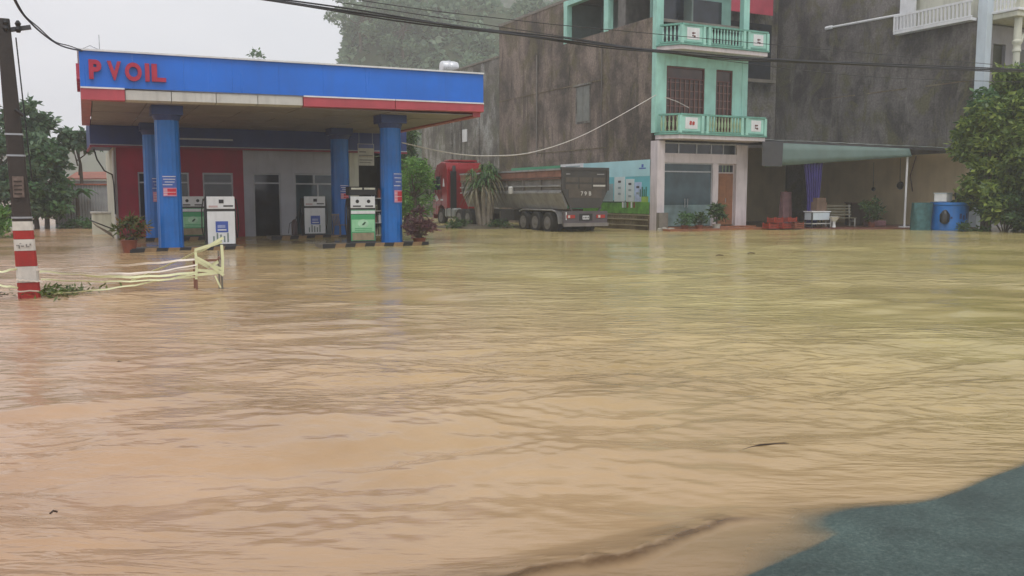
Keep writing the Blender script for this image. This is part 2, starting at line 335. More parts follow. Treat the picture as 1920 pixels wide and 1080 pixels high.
def water_mat():
    m, t, p, l = newmat('muddy_flood_water')
    big = noise(t, .045, detail=4, stretch=(1, 1, 1)); sx = t.nodes.new('ShaderNodeTexCoord')
    sep = t.nodes.new('ShaderNodeSeparateXYZ'); l(sx.outputs['Object'], sep.inputs[0])
    mr = t.nodes.new('ShaderNodeMapRange'); mr.inputs[1].default_value = -1.5; mr.inputs[2].default_value = 9.5; l(sep.outputs[0], mr.inputs[0])
    ad = t.nodes.new('ShaderNodeMath'); ad.operation = 'MULTIPLY_ADD'; ad.inputs[1].default_value = .65; l(mr.outputs[0], ad.inputs[0])
    ml = t.nodes.new('ShaderNodeMath'); ml.operation = 'MULTIPLY'; ml.inputs[1].default_value = .55; l(big.outputs['Fac'], ml.inputs[0]); l(ml.outputs[0], ad.inputs[2])
    r = ramp(t, [(.2, (.465, .28, .175)), (.55, (.45, .315, .165)), (.95, (.43, .36, .145))]); l(ad.outputs[0], r.inputs[0])
    n = noise(t, .5, detail=6, rough=.6, stretch=(1, 1, 1)); rn = ramp(t, [(.3, (.84,.83,.82)), (.7, (1.1,1.1,1.1))]); l(n.outputs['Fac'], rn.inputs[0])
    c = mixc(t, 1., r.outputs[0], rn.outputs[0], 'MULTIPLY'); sl = t.nodes.new('ShaderNodeAttribute'); sl.attribute_name = 'lip_shade'; c = mixc(t, sl.outputs['Fac'], c, (.15, .085, .04)); l(c, p.inputs['Base Color'])
    p.inputs['Roughness'].default_value = .13; p.inputs['IOR'].default_value = 1.33
    mp_ = t.nodes.new('ShaderNodeMapping'); mp_.inputs['Rotation'].default_value = (0, 0, YAW); l(sx.outputs['Object'], mp_.inputs[0])
    n1 = noise(t, 1.0, mp_.outputs[0], detail=3, rough=.5, stretch=(1.3, 4.4, 1)); n2 = noise(t, 3.0, mp_.outputs[0], detail=3, rough=.5, stretch=(1.4, 3.6, 1), off=(4, 2, 0)); n1.inputs['Distortion'].default_value = .4
    pt = noise(t, .16, mp_.outputs[0], detail=3, stretch=(1, 1.5, 1), off=(7, 1, 0)); rp = ramp(t, [(.40, (.12,.12,.12)), (.60, (1,1,1))]); l(pt.outputs['Fac'], rp.inputs[0])
    a2 = t.nodes.new('ShaderNodeMath'); a2.operation = 'MULTIPLY_ADD'; a2.inputs[1].default_value = .42; l(n2.outputs['Fac'], a2.inputs[0]); l(n1.outputs['Fac'], a2.inputs[2])
    b = t.nodes.new('ShaderNodeBump'); b.inputs['Distance'].default_value = .11
    ms_ = t.nodes.new('ShaderNodeMath'); ms_.operation = 'MULTIPLY'; ms_.inputs[1].default_value = .8; l(rp.outputs[0], ms_.inputs[0]); l(ms_.outputs[0], b.inputs['Strength'])
    l(a2.outputs[0], b.inputs['Height']); l(b.outputs[0], p.inputs['Normal'])
    at = t.nodes.new('ShaderNodeAttribute'); at.attribute_name = 'turbidity'
    tr = t.nodes.new('ShaderNodeBsdfTransparent'); mx_ = t.nodes.new('ShaderNodeMixShader')
    l(at.outputs['Fac'], mx_.inputs[0]); l(tr.outputs[0], mx_.inputs[1]); l(p.outputs[0], mx_.inputs[2]); l(mx_.outputs[0], t.nodes['Material Output'].inputs[0])
    return m
WA = graded(-298, 298, -4., 6.5, .028, 1.035); WB = graded(-20, 398, 2.6, 9, .02, 1.016)
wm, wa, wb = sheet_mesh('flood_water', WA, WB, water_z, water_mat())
dep = -ground_z(wa, wb); turb = np.clip(1-np.exp(-np.maximum(dep, 0)/.0012), 0, 1)
at = wm.attributes.new('turbidity', 'FLOAT', 'POINT'); at.data.foreach_set('value', turb.astype(np.float32).ravel())
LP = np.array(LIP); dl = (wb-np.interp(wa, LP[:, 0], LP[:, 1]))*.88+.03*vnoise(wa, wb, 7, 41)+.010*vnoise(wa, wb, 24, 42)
la = np.interp(wa, LP[:, 0], [0, .35, .8, 1, .8, 1, .8, .9, .8, .35, 0]); lip_shade = la*(np.exp(-((dl+.012)/.022)**2)+.45*np.exp(-((dl-.05)/.07)**2)*(vnoise(wa, wb, 18, 45) > .1))  # dark wave face along the lip: shade painted into the water colour
at = wm.attributes.new('lip_shade', 'FLOAT', 'POINT'); at.data.foreach_set('value', np.clip(lip_shade, 0, 1).astype(np.float32).ravel())
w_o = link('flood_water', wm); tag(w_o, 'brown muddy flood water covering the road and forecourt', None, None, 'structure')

rg = np.random.default_rng(9); ga = rg.uniform(1.2, 4.6, 900); gb = rg.uniform(2.2, 6, 900); gz = ground_z(ga, gb); k = gz > .001; ga, gb, gz = ga[k], gb[k], gz[k]
gr = rg.uniform(.0012, .003, len(ga))*np.where(rg.uniform(size=len(ga)) > .95, 1.8, 1); V = []; F = []
for i in range(len(ga)):
    c = CF(ga[i], gb[i], gz[i]); b0 = len(V); q = gr[i]; V += [(c[0]+q*dx*rg.uniform(.7, 1.3), c[1]+q*dy*rg.uniform(.7, 1.3), c[2]+q*dz) for dx, dy, dz in ((1, 0, .1), (0, 1, .1), (-1, 0, .1), (0, -1, .1), (0, 0, .9))]; F += [(b0, b0+1, b0+4), (b0+1, b0+2, b0+4), (b0+2, b0+3, b0+4), (b0+3, b0, b0+4)]
o = link('grit', npmesh('grit', V, F, M('pale_grit', (.20, .20, .19), .6, .5, 40))); tag(o, 'pale grit scattered on the wet asphalt', None, None, 'stuff')

# ------------------------------------------------------------------ hills
def hill(name, label, cx, cy, A, B, H, mat):
    me, a, b = sheet_mesh(name, A, B, H, mat); o = link(name, me); tag(o, label, None, None, 'structure'); return o
def sstep(x, a, b): u = np.clip((x-a)/(b-a), 0, 1); return u*u*(3-2*u)
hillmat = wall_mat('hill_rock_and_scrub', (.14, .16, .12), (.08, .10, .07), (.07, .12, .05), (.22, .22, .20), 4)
scrub = M('hill_soil', (.05, .07, .03), .9, .4, .3, dirt=.1)
def H1(a, b): a, b = a/1.85, b/1.85; return 1.85*H1_(a, b)
def H1_(a, b): return -1+(25+1.2*vnoise(a, b, .16, 51))*sstep(a, -26, -18)*sstep(b, 88, 112)*(1+.004*np.clip(a, 0, 60))*(1-sstep(b, 135, 170)) + 8*sstep(a, 0, 60)*sstep(b, 100, 125)
def H2(a, b): a, b = a/1.75, b/1.75; return 1.75*H2_(a, b)
def H2_(a, b): return -1+(45+.85*np.clip(a+28, 0, 60)+2.2*vnoise(a, b, .1, 52)+1.0*vnoise(a, b, .5, 53))*sstep(a, -37, -24)*sstep(b, 165, 200)
def H3(a, b): a, b = a/1.5, b/1.5; return 1.5*H3_(a, b)
def H3_(a, b): return -1+(15+1.6*vnoise(a, b, .06, 54))*sstep(-a, 70, 110)*sstep(b, 215, 245)
hill('near_hill', 'steep wooded hill rising behind the houses', 0, 0, np.linspace(-63, 230, 110), np.linspace(155, 300, 70), H1, scrub)
hill('far_hill', 'pale grey misty hillside behind the wooded hill', 0, 0, np.linspace(-105, 300, 130), np.linspace(290, 400, 50), H2, hillmat)
hill('low_hill', 'faint low hill far behind the left trees', 0, 0, np.linspace(-300, -95, 60), np.linspace(320, 395, 30), H3, scrub)

# ------------------------------------------------------------------ foliage
def leaves(C0, size, aspect=.45, droop=.2, rng=RNG, up=.35, tangent=None):
    """one bent leaf (4-vertex blade, folded along its rib) at every centre"""
    n = len(C0); d = rng.normal(size=(n, 3)); d[:, 2] = d[:, 2]*.6-droop
    if tangent is not None: d = d*.5+tangent
    d /= np.linalg.norm(d, axis=1)[:, None]+1e-9
    nn = rng.normal(size=(n, 3))*.7+np.array([0, 0, up]); s_ = np.cross(d, nn); s_ /= np.linalg.norm(s_, axis=1)[:, None]+1e-9
    nrm = np.cross(s_, d); L_ = (size*rng.uniform(.6, 1.3, n))[:, None]
    p0 = C0; p1 = C0+d*L_*.45+s_*L_*aspect*.5-nrm*L_*.06; p2 = C0+d*L_-nrm*L_*.14; p3 = C0+d*L_*.45-s_*L_*aspect*.5-nrm*L_*.06
    V = np.stack([p0, p1, p2, p3], 1).reshape(-1, 3); F = np.arange(4*n).reshape(-1, 4); return V, F
def clump_points(clumps, n, rng=RNG):
    cl = np.array([c[:3] for c in clumps], float); rd = np.array([c[3] for c in clumps], float)
    w_ = rd**2/np.sum(rd**2); k = rng.choice(len(cl), n, p=w_); u = rng.normal(size=(n, 3)); u /= np.linalg.norm(u, axis=1)[:, None]
    r_ = rd[k]*rng.uniform(.25, 1.05, n)**.6; return cl[k]+u*r_[:, None]*np.array([1, 1, .75])
def crown_clumps(cx, cy, z0, z1, rx, n, rng, shape='round', r=(.35, .75)):
    out = []
    for i in range(n):
        u = rng.uniform(0, 1); z = z0+(z1-z0)*u
        prof = {'round': math.sin(math.pi*min(1, max(0, .12+.82*u)))**.6, 'umbrella': .35+.65*u**2, 'cone': 1-.75*u, 'mound': (1-u*u)**.5}[shape]
        th = rng.uniform(0, 6.283); q = rx*prof*math.sqrt(rng.uniform(.15, 1)); k = rng.uniform(*r)
        out.append((cx+q*math.cos(th), cy+q*math.sin(th), z, k))
    return out
def tree(name, label, x, y, h, rx, n_leaf, leaf, lsize, z0=None, shape='round', nc=26, group=None, mat_b=None, trunk_r=.14, r=(.35, .75), aspect=.45, cat='tree', droop=.2, base=0, seed=0):
    rng = np.random.default_rng(seed+int(abs(x*37+y*11)))
    t = thing(name, label, cat, (x, y, base), 0, group); z0 = h*.35 if z0 is None else z0
    cl = crown_clumps(0, 0, z0, h-.3, rx, nc, rng, shape, r)
    tk = MB(); bend = [(rng.normal(0, .05)*h*.3*k, rng.normal(0, .05)*h*.3*k, -.3+(z0+(h-z0)*.5+.3)*k) for k in (0, .35, .7, 1)]
    tk.tube(bend, [trunk_r, trunk_r*.8, trunk_r*.55, trunk_r*.3], 8)
    part('trunk', tk, mat_b or bark, t, smooth=True)
    br = MB()
    for c in cl[::2]:
        k = rng.uniform(.35, .95); p = Vector(bend[1]).lerp(Vector(bend[3]), k); q = Vector(c[:3]); mid = p.lerp(q, .5)+Vector((0, 0, -.1*h*.2))
        br.tube([p, mid, q], [trunk_r*.35, trunk_r*.2, trunk_r*.06], 5)
    part('branches', br, mat_b or bark, t)
    P = clump_points(cl, n_leaf, rng); P[:, 2] = np.maximum(P[:, 2], .05)
    V, F = leaves(P, lsize, aspect, droop, rng)
    link('crown', npmesh('crown', V, F, leaf), t); return t
def frond(mb, p, d, L_, w_, n=7, sag=.5, leaflets=True, mi=0, rng=random):
    """arching frond with leaflets either side of its rib"""
    d = Vector(d).normalized(); side = d.cross(Vector((0,0,1))).normalized(); pts = []
    for i in range(n+1):
        u = i/n; pts.append(Vector(p)+d*L_*u*(1-.25*u*sag)+Vector((0,0,-sag*L_*u*u)))
    mb.tube(pts, [.012*L_*(1-.8*i/n) for i in range(n+1)], 4, mi)
    if leaflets:
        for i in range(1, n+1):
            for s_ in (-1, 1):
                for q in (0, .5):
                    a = pts[i].lerp(pts[i-1], q); e = (pts[i]-pts[i-1]).normalized(); ll = w_*math.sin(math.pi*min(.95, (i-q)/n*.85+.12))
                    tip = a+side*s_*ll+e*ll*.6+Vector((0,0,-ll*.45)); m_ = a.lerp(tip, .5)
                    mb.add([a, m_+e*ll*.09, tip, m_-e*ll*.09], [(0,1,2,3)], mi)
def strap(mb, p, d, L_, w_, sag=.6, n=5, mi=0):
    """long strap leaf as a folded ribbon"""
    d = Vector(d).normalized(); side = d.cross(Vector((0,0,1)))
    side = side.normalized() if side.length > 1e-3 else Vector((1,0,0)); vs = []; fs = []
    for i in range(n+1):
        u = i/n; c = Vector(p)+d*L_*u+Vector((0,0,-sag*L_*u*u)); ww = w_*(.35+.65*math.sin(math.pi*min(1, u*.9+.15)))*(1 if i < n else .1)
        vs += [c-side*ww/2, c+Vector((0,0,-ww*.15)), c+side*ww/2]
    for i in range(n):
        for j in (0, 1): fs.append((i*3+j, i*3+j+1, i*3+4+j, i*3+3+j))
    mb.add(vs, fs, mi)

# wooded cover of the near hill: a far-off wood, one mass
rng = np.random.default_rng(77)
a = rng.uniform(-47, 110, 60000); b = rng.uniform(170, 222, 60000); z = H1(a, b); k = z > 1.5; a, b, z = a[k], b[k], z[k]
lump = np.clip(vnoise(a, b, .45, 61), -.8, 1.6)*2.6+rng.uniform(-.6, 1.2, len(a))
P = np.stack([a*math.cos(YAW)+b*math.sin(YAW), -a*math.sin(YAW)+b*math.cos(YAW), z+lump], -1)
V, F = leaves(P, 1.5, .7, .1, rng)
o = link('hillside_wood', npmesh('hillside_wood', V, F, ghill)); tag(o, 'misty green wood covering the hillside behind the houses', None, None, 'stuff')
for i, (a_, b_, h, rx, lab) in enumerate([(-21.3, 99, 9.5, 3.2, 'feathery pale tree at the left edge of the wooded hill'), (-17.5, 104, 8, 3.6, 'broad misty tree on the hill crest under the cables'),
                                          (-12.5, 103, 7, 3.2, 'rounded misty tree on the hill above the canopy roof'), (-3.2, 98, 8, 3.5, 'dark misty tree beside the concrete house wall')]):
    a_, b_ = a_*1.85, b_*1.85; c = CF(a_, b_); zz = float(H1(np.array([a_]), np.array([b_]))[0])
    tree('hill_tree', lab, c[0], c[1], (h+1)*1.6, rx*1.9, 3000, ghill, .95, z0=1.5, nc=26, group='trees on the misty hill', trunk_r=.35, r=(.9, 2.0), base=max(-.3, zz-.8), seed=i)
c = CF(-32.2, 112)
tree('feathery_tree', 'thin leafy treetop peeking above the middle of the blue canopy', c[0], c[1], 19.8, 2.0, 420, gmid, .5, z0=15.5, nc=9, trunk_r=.2, r=(.3, .8))

# ------------------------------------------------------------------ letters
def glyph(ch, mat, parent, name, h, wdt, depth, loc, rot, bold=.03, mi=None):
    c = bpy.data.curves.new('g', 'FONT'); c.body = ch; c.size = 1; c.extrude = .5; c.offset = bold
    ob = bpy.data.objects.new('g', c); COL.objects.link(ob); bpy.context.view_layer.update()
    me = bpy.data.meshes.new_from_object(ob.evaluated_get(bpy.context.evaluated_depsgraph_get()))
    bpy.data.objects.remove(ob); n = len(me.vertices); co = np.empty(n*3, np.float32); me.vertices.foreach_get('co', co); co = co.reshape(-1, 3)
    lo, hi = co.min(0), co.max(0); co = (co-lo)/(hi-lo)*np.array([wdt, h, depth], np.float32); me.vertices.foreach_set('co', co.ravel()); me.name = name
    me.materials.clear(); me.materials.append(mat); me.update()
    o = bpy.data.objects.new(name, me); COL.objects.link(o); o.parent = parent; o.location = loc; o.rotation_euler = rot; return o
UPR = (R(90), 0, 0)                       # upright, facing -Y

# ------------------------------------------------------------------ petrol canopy (frame turned 1.2 degrees)
SX, SY, SR = 3.07, 30.04, R(-1.2)
def ST(u, v, z=0.): return (SX+u*math.cos(SR)-v*math.sin(SR), SY+u*math.sin(SR)+v*math.cos(SR), z)
cn = thing('petrol_canopy', 'blue petrol station canopy with red lettering on four round blue columns', 'canopy', (SX, SY, 0), SR)
UL, UR, VF, VB, ZS, ZM, ZT = -2.40, 10.22, -1.62, 8.85, 4.50, 4.86, 5.88
def lp(k): return ZS+.12*k                # slight rise of the front edge to the right end
for i in range(9):                         # blue cladding panels of the front, hairline joints
    u0, u1 = UL+(UR-UL)*i/9, UL+(UR-UL)*(i+1)/9
    m = MB(); k0, k1 = i/9, (i+1)/9
    m.add([(u0+.0015, VF, ZM+.1*k0), (u1-.0015, VF, ZM+.1*k1), (u1-.0015, VF, ZT+.06*k1), (u0+.0015, VF, ZT+.06*k0), (u0+.0015, VF+.05, ZM+.1*k0), (u1-.0015, VF+.05, ZM+.1*k1), (u1-.0015, VF+.05, ZT+.06*k1), (u0+.0015, VF+.05, ZT+.06*k0)],
          [(0,1,2,3), (7,6,5,4), (0,4,5,1), (1,5,6,2), (2,6,7,3), (3,7,4,0)])
    part('fascia_panel', m, blue, cn)
m = MB(); m.box(UL+.02, VF+.06, ZM, UR-.02, VB, ZT-.3); part('canopy_deck', m, greywall, cn)
m = MB()
for (x0, y0, x1, y1) in ((UL, VF, UL+.05, VB), (UR-.05, VF, UR, VB)): m.box(x0, y0+.055, ZM, x1, y1, ZT)
m.box(UL+.05, VB-.05, ZM, UR-.05, VB, ZT)
part('side_fascia', m, M('blue_side_sky_sheen', (.20, .32, .55), .3, .2, .8), cn)  # canopy blue made paler: grazing sky reflection put into the colour
m = MB(); m.bar((UL, VF-.02, ZT+.02), (UR, VF-.02, ZT+.08), .12, .05); m.bar((UL+.01, VF+.04, ZT+.021), (UL+.01, VB, ZT+.021), .1, .05)
part('edge_capping', m, white, cn)
# light boxes below the fascia: red, four bare white, red
bx = [(UL, -1.24, 'r'), (-1.22, .03, 'w'), (.05, 1.31, 'w'), (1.33, 2.55, 'w'), (2.57, 3.95, 'w'), (3.97, 7.0, 'r'), (7.02, UR, 'r')]
for u0, u1, k in bx:
    m = MB(); k0, k1 = (u0-UL)/(UR-UL), (u1-UL)/(UR-UL); zo = 0 if k == 'r' else .03; y0 = VF-.03 if k == 'r' else VF+.04
    m.add([(u0, y0, ZS+.16*k0+zo), (u1, y0, ZS+.16*k1+zo), (u1, y0, ZM-.04+.1*k1), (u0, y0, ZM-.04+.1*k0), (u0, y0+.25, ZS+.16*k0-.02), (u1, y0+.25, ZS+.16*k1-.02), (u1, y0+.25, ZM-.04+.1*k1), (u0, y0+.25, ZM-.04+.1*k0)],
          [(0,1,2,3), (7,6,5,4), (0,4,5,1), (1,5,6,2), (2,6,7,3), (3,7,4,0)])
    part('light_box', m, pinkred if k == 'r' else offwhite, cn, label='faded red light box cover' if k == 'r' else 'bare off-white light box without its red cover')
    if k == 'r':
        m = MB(); m.bar((u0, VF-.045, ZM-.02+.1*k0), (u1, VF-.045, ZM-.02+.1*k1), .03, .045); part('white_trim', m, white, cn)
for x0 in (UL, UR-.28): m = MB(); m.box(x0, VF+.27, ZS, x0+.28, VB, ZM-.02); part('side_light_box', m, pinkred, cn)
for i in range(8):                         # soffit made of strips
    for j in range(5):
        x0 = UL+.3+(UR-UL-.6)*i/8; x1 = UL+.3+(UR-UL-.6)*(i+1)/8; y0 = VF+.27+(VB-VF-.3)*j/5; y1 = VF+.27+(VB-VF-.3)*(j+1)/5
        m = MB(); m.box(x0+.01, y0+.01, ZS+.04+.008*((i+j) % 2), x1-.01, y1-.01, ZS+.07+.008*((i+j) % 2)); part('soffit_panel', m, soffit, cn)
for ch, x0, x1, z0, z1 in (('P', .91, 1.24, 5.08, 5.63), ('V', 1.39, 1.76, 5.08, 5.62), ('O', 1.86, 2.31, 5.08, 5.61), ('I', 2.40, 2.52, 5.09, 5.61), ('L', 2.58, 2.97, 5.10, 5.61)):
    glyph(ch, letterred, cn, 'letter', z1-z0, x1-x0, .09, (x0-SX, VF-.005, z0), UPR, .045)
for i, ch in enumerate('PVOIL'):
    glyph(ch, letterred, cn, 'letter', .55, [.55, .6, .6, .15, .45][i], .09, (UL-.002, VF+5.2-[0, .75, 1.5, 2.3, 2.6][i]-1.2, 5.12), (R(90), 0, R(-90)), .045)
m = MB(); m.tube([(-1.85, VF+.1, ZT), (-1.85, VF+.1, ZT+.48)], .012, 5); m.tube([(-2.35, VF+.08, ZT+.03), (-2.1, VF+.08, ZT+.16), (-1.85, VF+.08, ZT+.05)], .012, 5); part('lightning_rod', m, steel, cn)
def column(u, v, stk):
    m = MB(); n = 32; rr = lambda z: .385-.02*z/4.3
    m.rings([[(u+rr(z)*(1 if j % 2 else .965)*math.cos(2*math.pi*j/n), v+rr(z)*(1 if j % 2 else .965)*math.sin(2*math.pi*j/n), z) for j in range(n)] for z in (-.3, .1, 2.0, 4.1)], n)
    c = part('column', m, colblue, cn)
    m = MB(); m.box(u-.46, v-.46, 4.26, u+.46, v+.46, ZS+.045); m.lathe([(.37, 4.1), (.40, 4.16), (.43, 4.26)], 24, (u, v)); part('capital', m, navy, c)
    # pasted notice, curved round the shaft: blue header lines over a red block
    def patch(a0, a1, z0, z1, mat, k, nm='sticker'):
        m = MB(); N = 7; r_ = .392+.003*k
        vs = [(u+r_*math.sin(a0+(a1-a0)*i/N), v-r_*math.cos(a0+(a1-a0)*i/N), z) for z in (z0, z1) for i in range(N+1)]
        m.add(vs, [(i, i+1, N+2+i, N+1+i) for i in range(N)]); o = part(nm, m, mat, c); s_ = o.modifiers.new('thick', 'SOLIDIFY'); s_.thickness = .0025; s_.offset = -1; return o
    a0, a1, z0, z1 = stk
    patch(a0, a1, z0, z1, M('sticker_blue', (.05, .12, .42), .4, .15, 4), 1)
    patch(a0+.08*(a1-a0), a1-.02, z0+.02, z0+.42*(z1-z0), M('sticker_pink', (.62, .25, .33), .4, .15, 6), 2)
    patch(a0+.36*(a1-a0), a1-.06, z0+.06, z0+.38*(z1-z0), M('sticker_red', (.55, .02, .05), .4, .15, 6), 3)
    for i, (q0, q1) in enumerate(((.05, .95), (.1, .9), (.2, .85), (.05, .7))):
        zz = z0+(z1-z0)*(.97-.13*i); patch(a0+q0*(a1-a0), a0+q1*(a1-a0), zz-.02, zz, white, 3, 'print_line')
    for i in range(3):
        zz = z0+(z1-z0)*(.33-.11*i); patch(a0+.1*(a1-a0), a0+(.34 if i != 1 else .9)*(a1-a0), zz-.012, zz, white, 4, 'print_line')
    return c
column(0, 0, (-.62, .52, 1.72, 2.38)); column(7.35, .0, (-.1, 1.0, 1.5, 2.55)); column(.05, 7.3, (-.3, .95, 1.5, 2.45)); column(7.3, 6.7, (-.3, .8, 1.6, 2.2))

# ------------------------------------------------------------------ station building
bd = thing('station_building', 'low red and grey station shop behind the pumps with navy eaves', 'building', (0, 39.6, 0))
W = [(2.0, 2.85), (4.85, 5.4), (6.65, 7.09)]; T0, T1 = 0., .25
m = MB()
for x0, x1 in W: m.box(x0, T0, -.3, x1, T1, 3.75)
m.box(2.85, T0, 2.73, 4.85, T1, 3.75); m.box(2.85, T0, -.3, 4.85, T1, .75); m.box(5.4, T0, 2.73, 6.65, T1, 3.75); part('red_wall', m, redwall, bd)
m = MB(); m.box(2.0, .252, -.3, 2.25, 7.5, 3.75); part('side_wall', m, cream, bd)
m = MB()
for x0, x1 in ((7.092, 7.5), (8.68, 9.3)): m.box(x0, T0, -.3, x1, T1, 3.75)
m.box(7.5, T0, 2.74, 8.68, T1, 3.75); m.box(9.3, T0, 2.74, 11.25, T1, 3.75); m.box(11.25, T0, -.3, 11.75, T1, 3.75); part('grey_wall', m, greywall, bd)
m = MB(); m.box(11.752, -.25, -.3, 12.18, .25, 3.75); part('corner_pillar', m, cream, bd)
m = MB(); m.box(2.25, 3.6, -.3, 14.3, 3.8, 3.7); m.box(14.3, .6, -.3, 14.5, 3.8, 3.7); m.box(12.18, 1.5, -.3, 12.3, 3.6, 3.7); part('back_wall', m, M('dark_store', (.05, .055, .045), .7), bd)
m = MB(); m.box(1.12, -.55, 3.76, 14.4, 4.2, 4.78); part('eaves_fascia', m, navy, bd)
m = MB(); m.box(1.10, -.58, 3.68, 14.42, -.50, 3.755); m.box(1.10, -.5, 3.68, 1.18, 4.2, 3.755); part('eaves_trim', m, M('dull_red_trim', (.25, .03, .06), .5), bd)
m = MB(); m.box(1.11, -.585, 3.77, 14.41, -.553, 3.80); m.box(4.2, -.585, 4.06, 6.6, -.553, 4.13); part('eaves_line', m, alu, bd)
m = MB(); m.box(1.2, -.45, 4.785, 14.3, 4.1, 4.82); part('flat_roof', m, concrete, bd)
def glazed(kind, x0, x1, z0, z1, mull, trans, gl, fr=alu, parent=bd, y=.0, f=.06, panel=0):
    m = MB(); m.box(x0+.002, y+.04, z0, x0+f, y+.14, z1-.002); m.box(x1-f, y+.04, z0, x1-.002, y+.14, z1-.002); m.box(x0+f, y+.04, z1-f, x1-f, y+.14, z1-.002)
    if trans: m.box(x0+f, y+.04, trans-f/2, x1-f, y+.14, trans+f/2)
    for q in mull: m.box(q-f/2, y+.045, z0, q+f/2, y+.135, (trans-f/2) if trans else z1-f)
    fr_o = part(kind, m, fr, parent)
    xs = [x0]+list(mull)+[x1]
    for i in range(len(xs)-1):
        m = MB(); m.box(xs[i]+f*.6, y+.085, z0, xs[i+1]-f*.6, y+.097, (trans or z1)-f*.4); part('pane', m, gl, fr_o)
    if trans:
        m = MB(); m.box(x0+f, y+.085, trans+f*.5, x1-f, y+.097, z1-f); part('pane', m, gl, fr_o)
    return fr_o
glazed('window', 2.85, 4.85, .75, 2.72, (3.85,), 2.3, darkglass)
glazed('door', 5.4, 6.65, -.2, 2.72, (), 2.28, darkglass); glazed('door', 7.5, 8.68, -.2, 2.73, (), 2.3, darkglass)
d_ = glazed('door', 9.3, 11.25, -.2, 2.73, (10.35,), 2.28, tealglass); m = MB(); m.box(10.15, .05, 2.3, 10.22, .13, 2.7); part('transom_bar', m, alu, d_)
m = MB(); m.box(2.0, .02, -.3, 2.06, -.02, 3.7); m.tube([(1.96, -.06, 3.6), (1.96, -.06, -.1)], .05, 8); part('downpipe', m, offwhite, bd)
cb = MB(); cb.tube([(1.25, -.3, 3.6), (1.35, -.3, 3.2), (1.6, -.28, 2.75), (1.88, -.24, 2.6), (1.93, -.2, 2.2), (1.94, -.2, 1.0)], .03, 6)
solo('drooping_cable', cb, cable, 'black cable drooping from the left eaves down the shop wall', 'cable', (0, 39.6, 0))

# ------------------------------------------------------------------ pump islands with hazard kerbs
def island(u0, u1, v, label):
    t = thing('pump_island', label, 'kerb island', ST((u0+u1)/2, v), SR, 'pump islands'); L_ = (u1-u0)/2; D = .55
    m = MB(); m.box(-L_, -D, -.3, L_, D, .105); part('slab', m, concrete, t, bevel=.02)
    n = int(2*L_/.32)
    for i in range(n):                     # painted kerb blocks with slanted ends, alternating
        a, b_ = -L_+2*L_*i/n, -L_+2*L_*(i+1)/n; s_ = .11
        m = MB(); m.prism([(a, -.2), (b_, -.2), (b_+(s_ if i < n-1 else 0), .125), (a+(s_ if i else 0), .125)], lambda p, q, d: (p, d, q), -D-.035, -D-.002)
        part('kerb_stripe', m, yellowp if i % 2 else black, t)
    return t
island(-1.25, 2.15, -.45+.5, 'kerb island with hazard stripes under the front left column'); island(4.75, 8.55, .05, 'kerb island with hazard stripes under the front right column')
island(-1.1, 2.1, 7.3, 'kerb island with hazard stripes under the rear left column'); island(4.3, 8.3, 6.75, 'kerb island with hazard stripes under the rear right column')

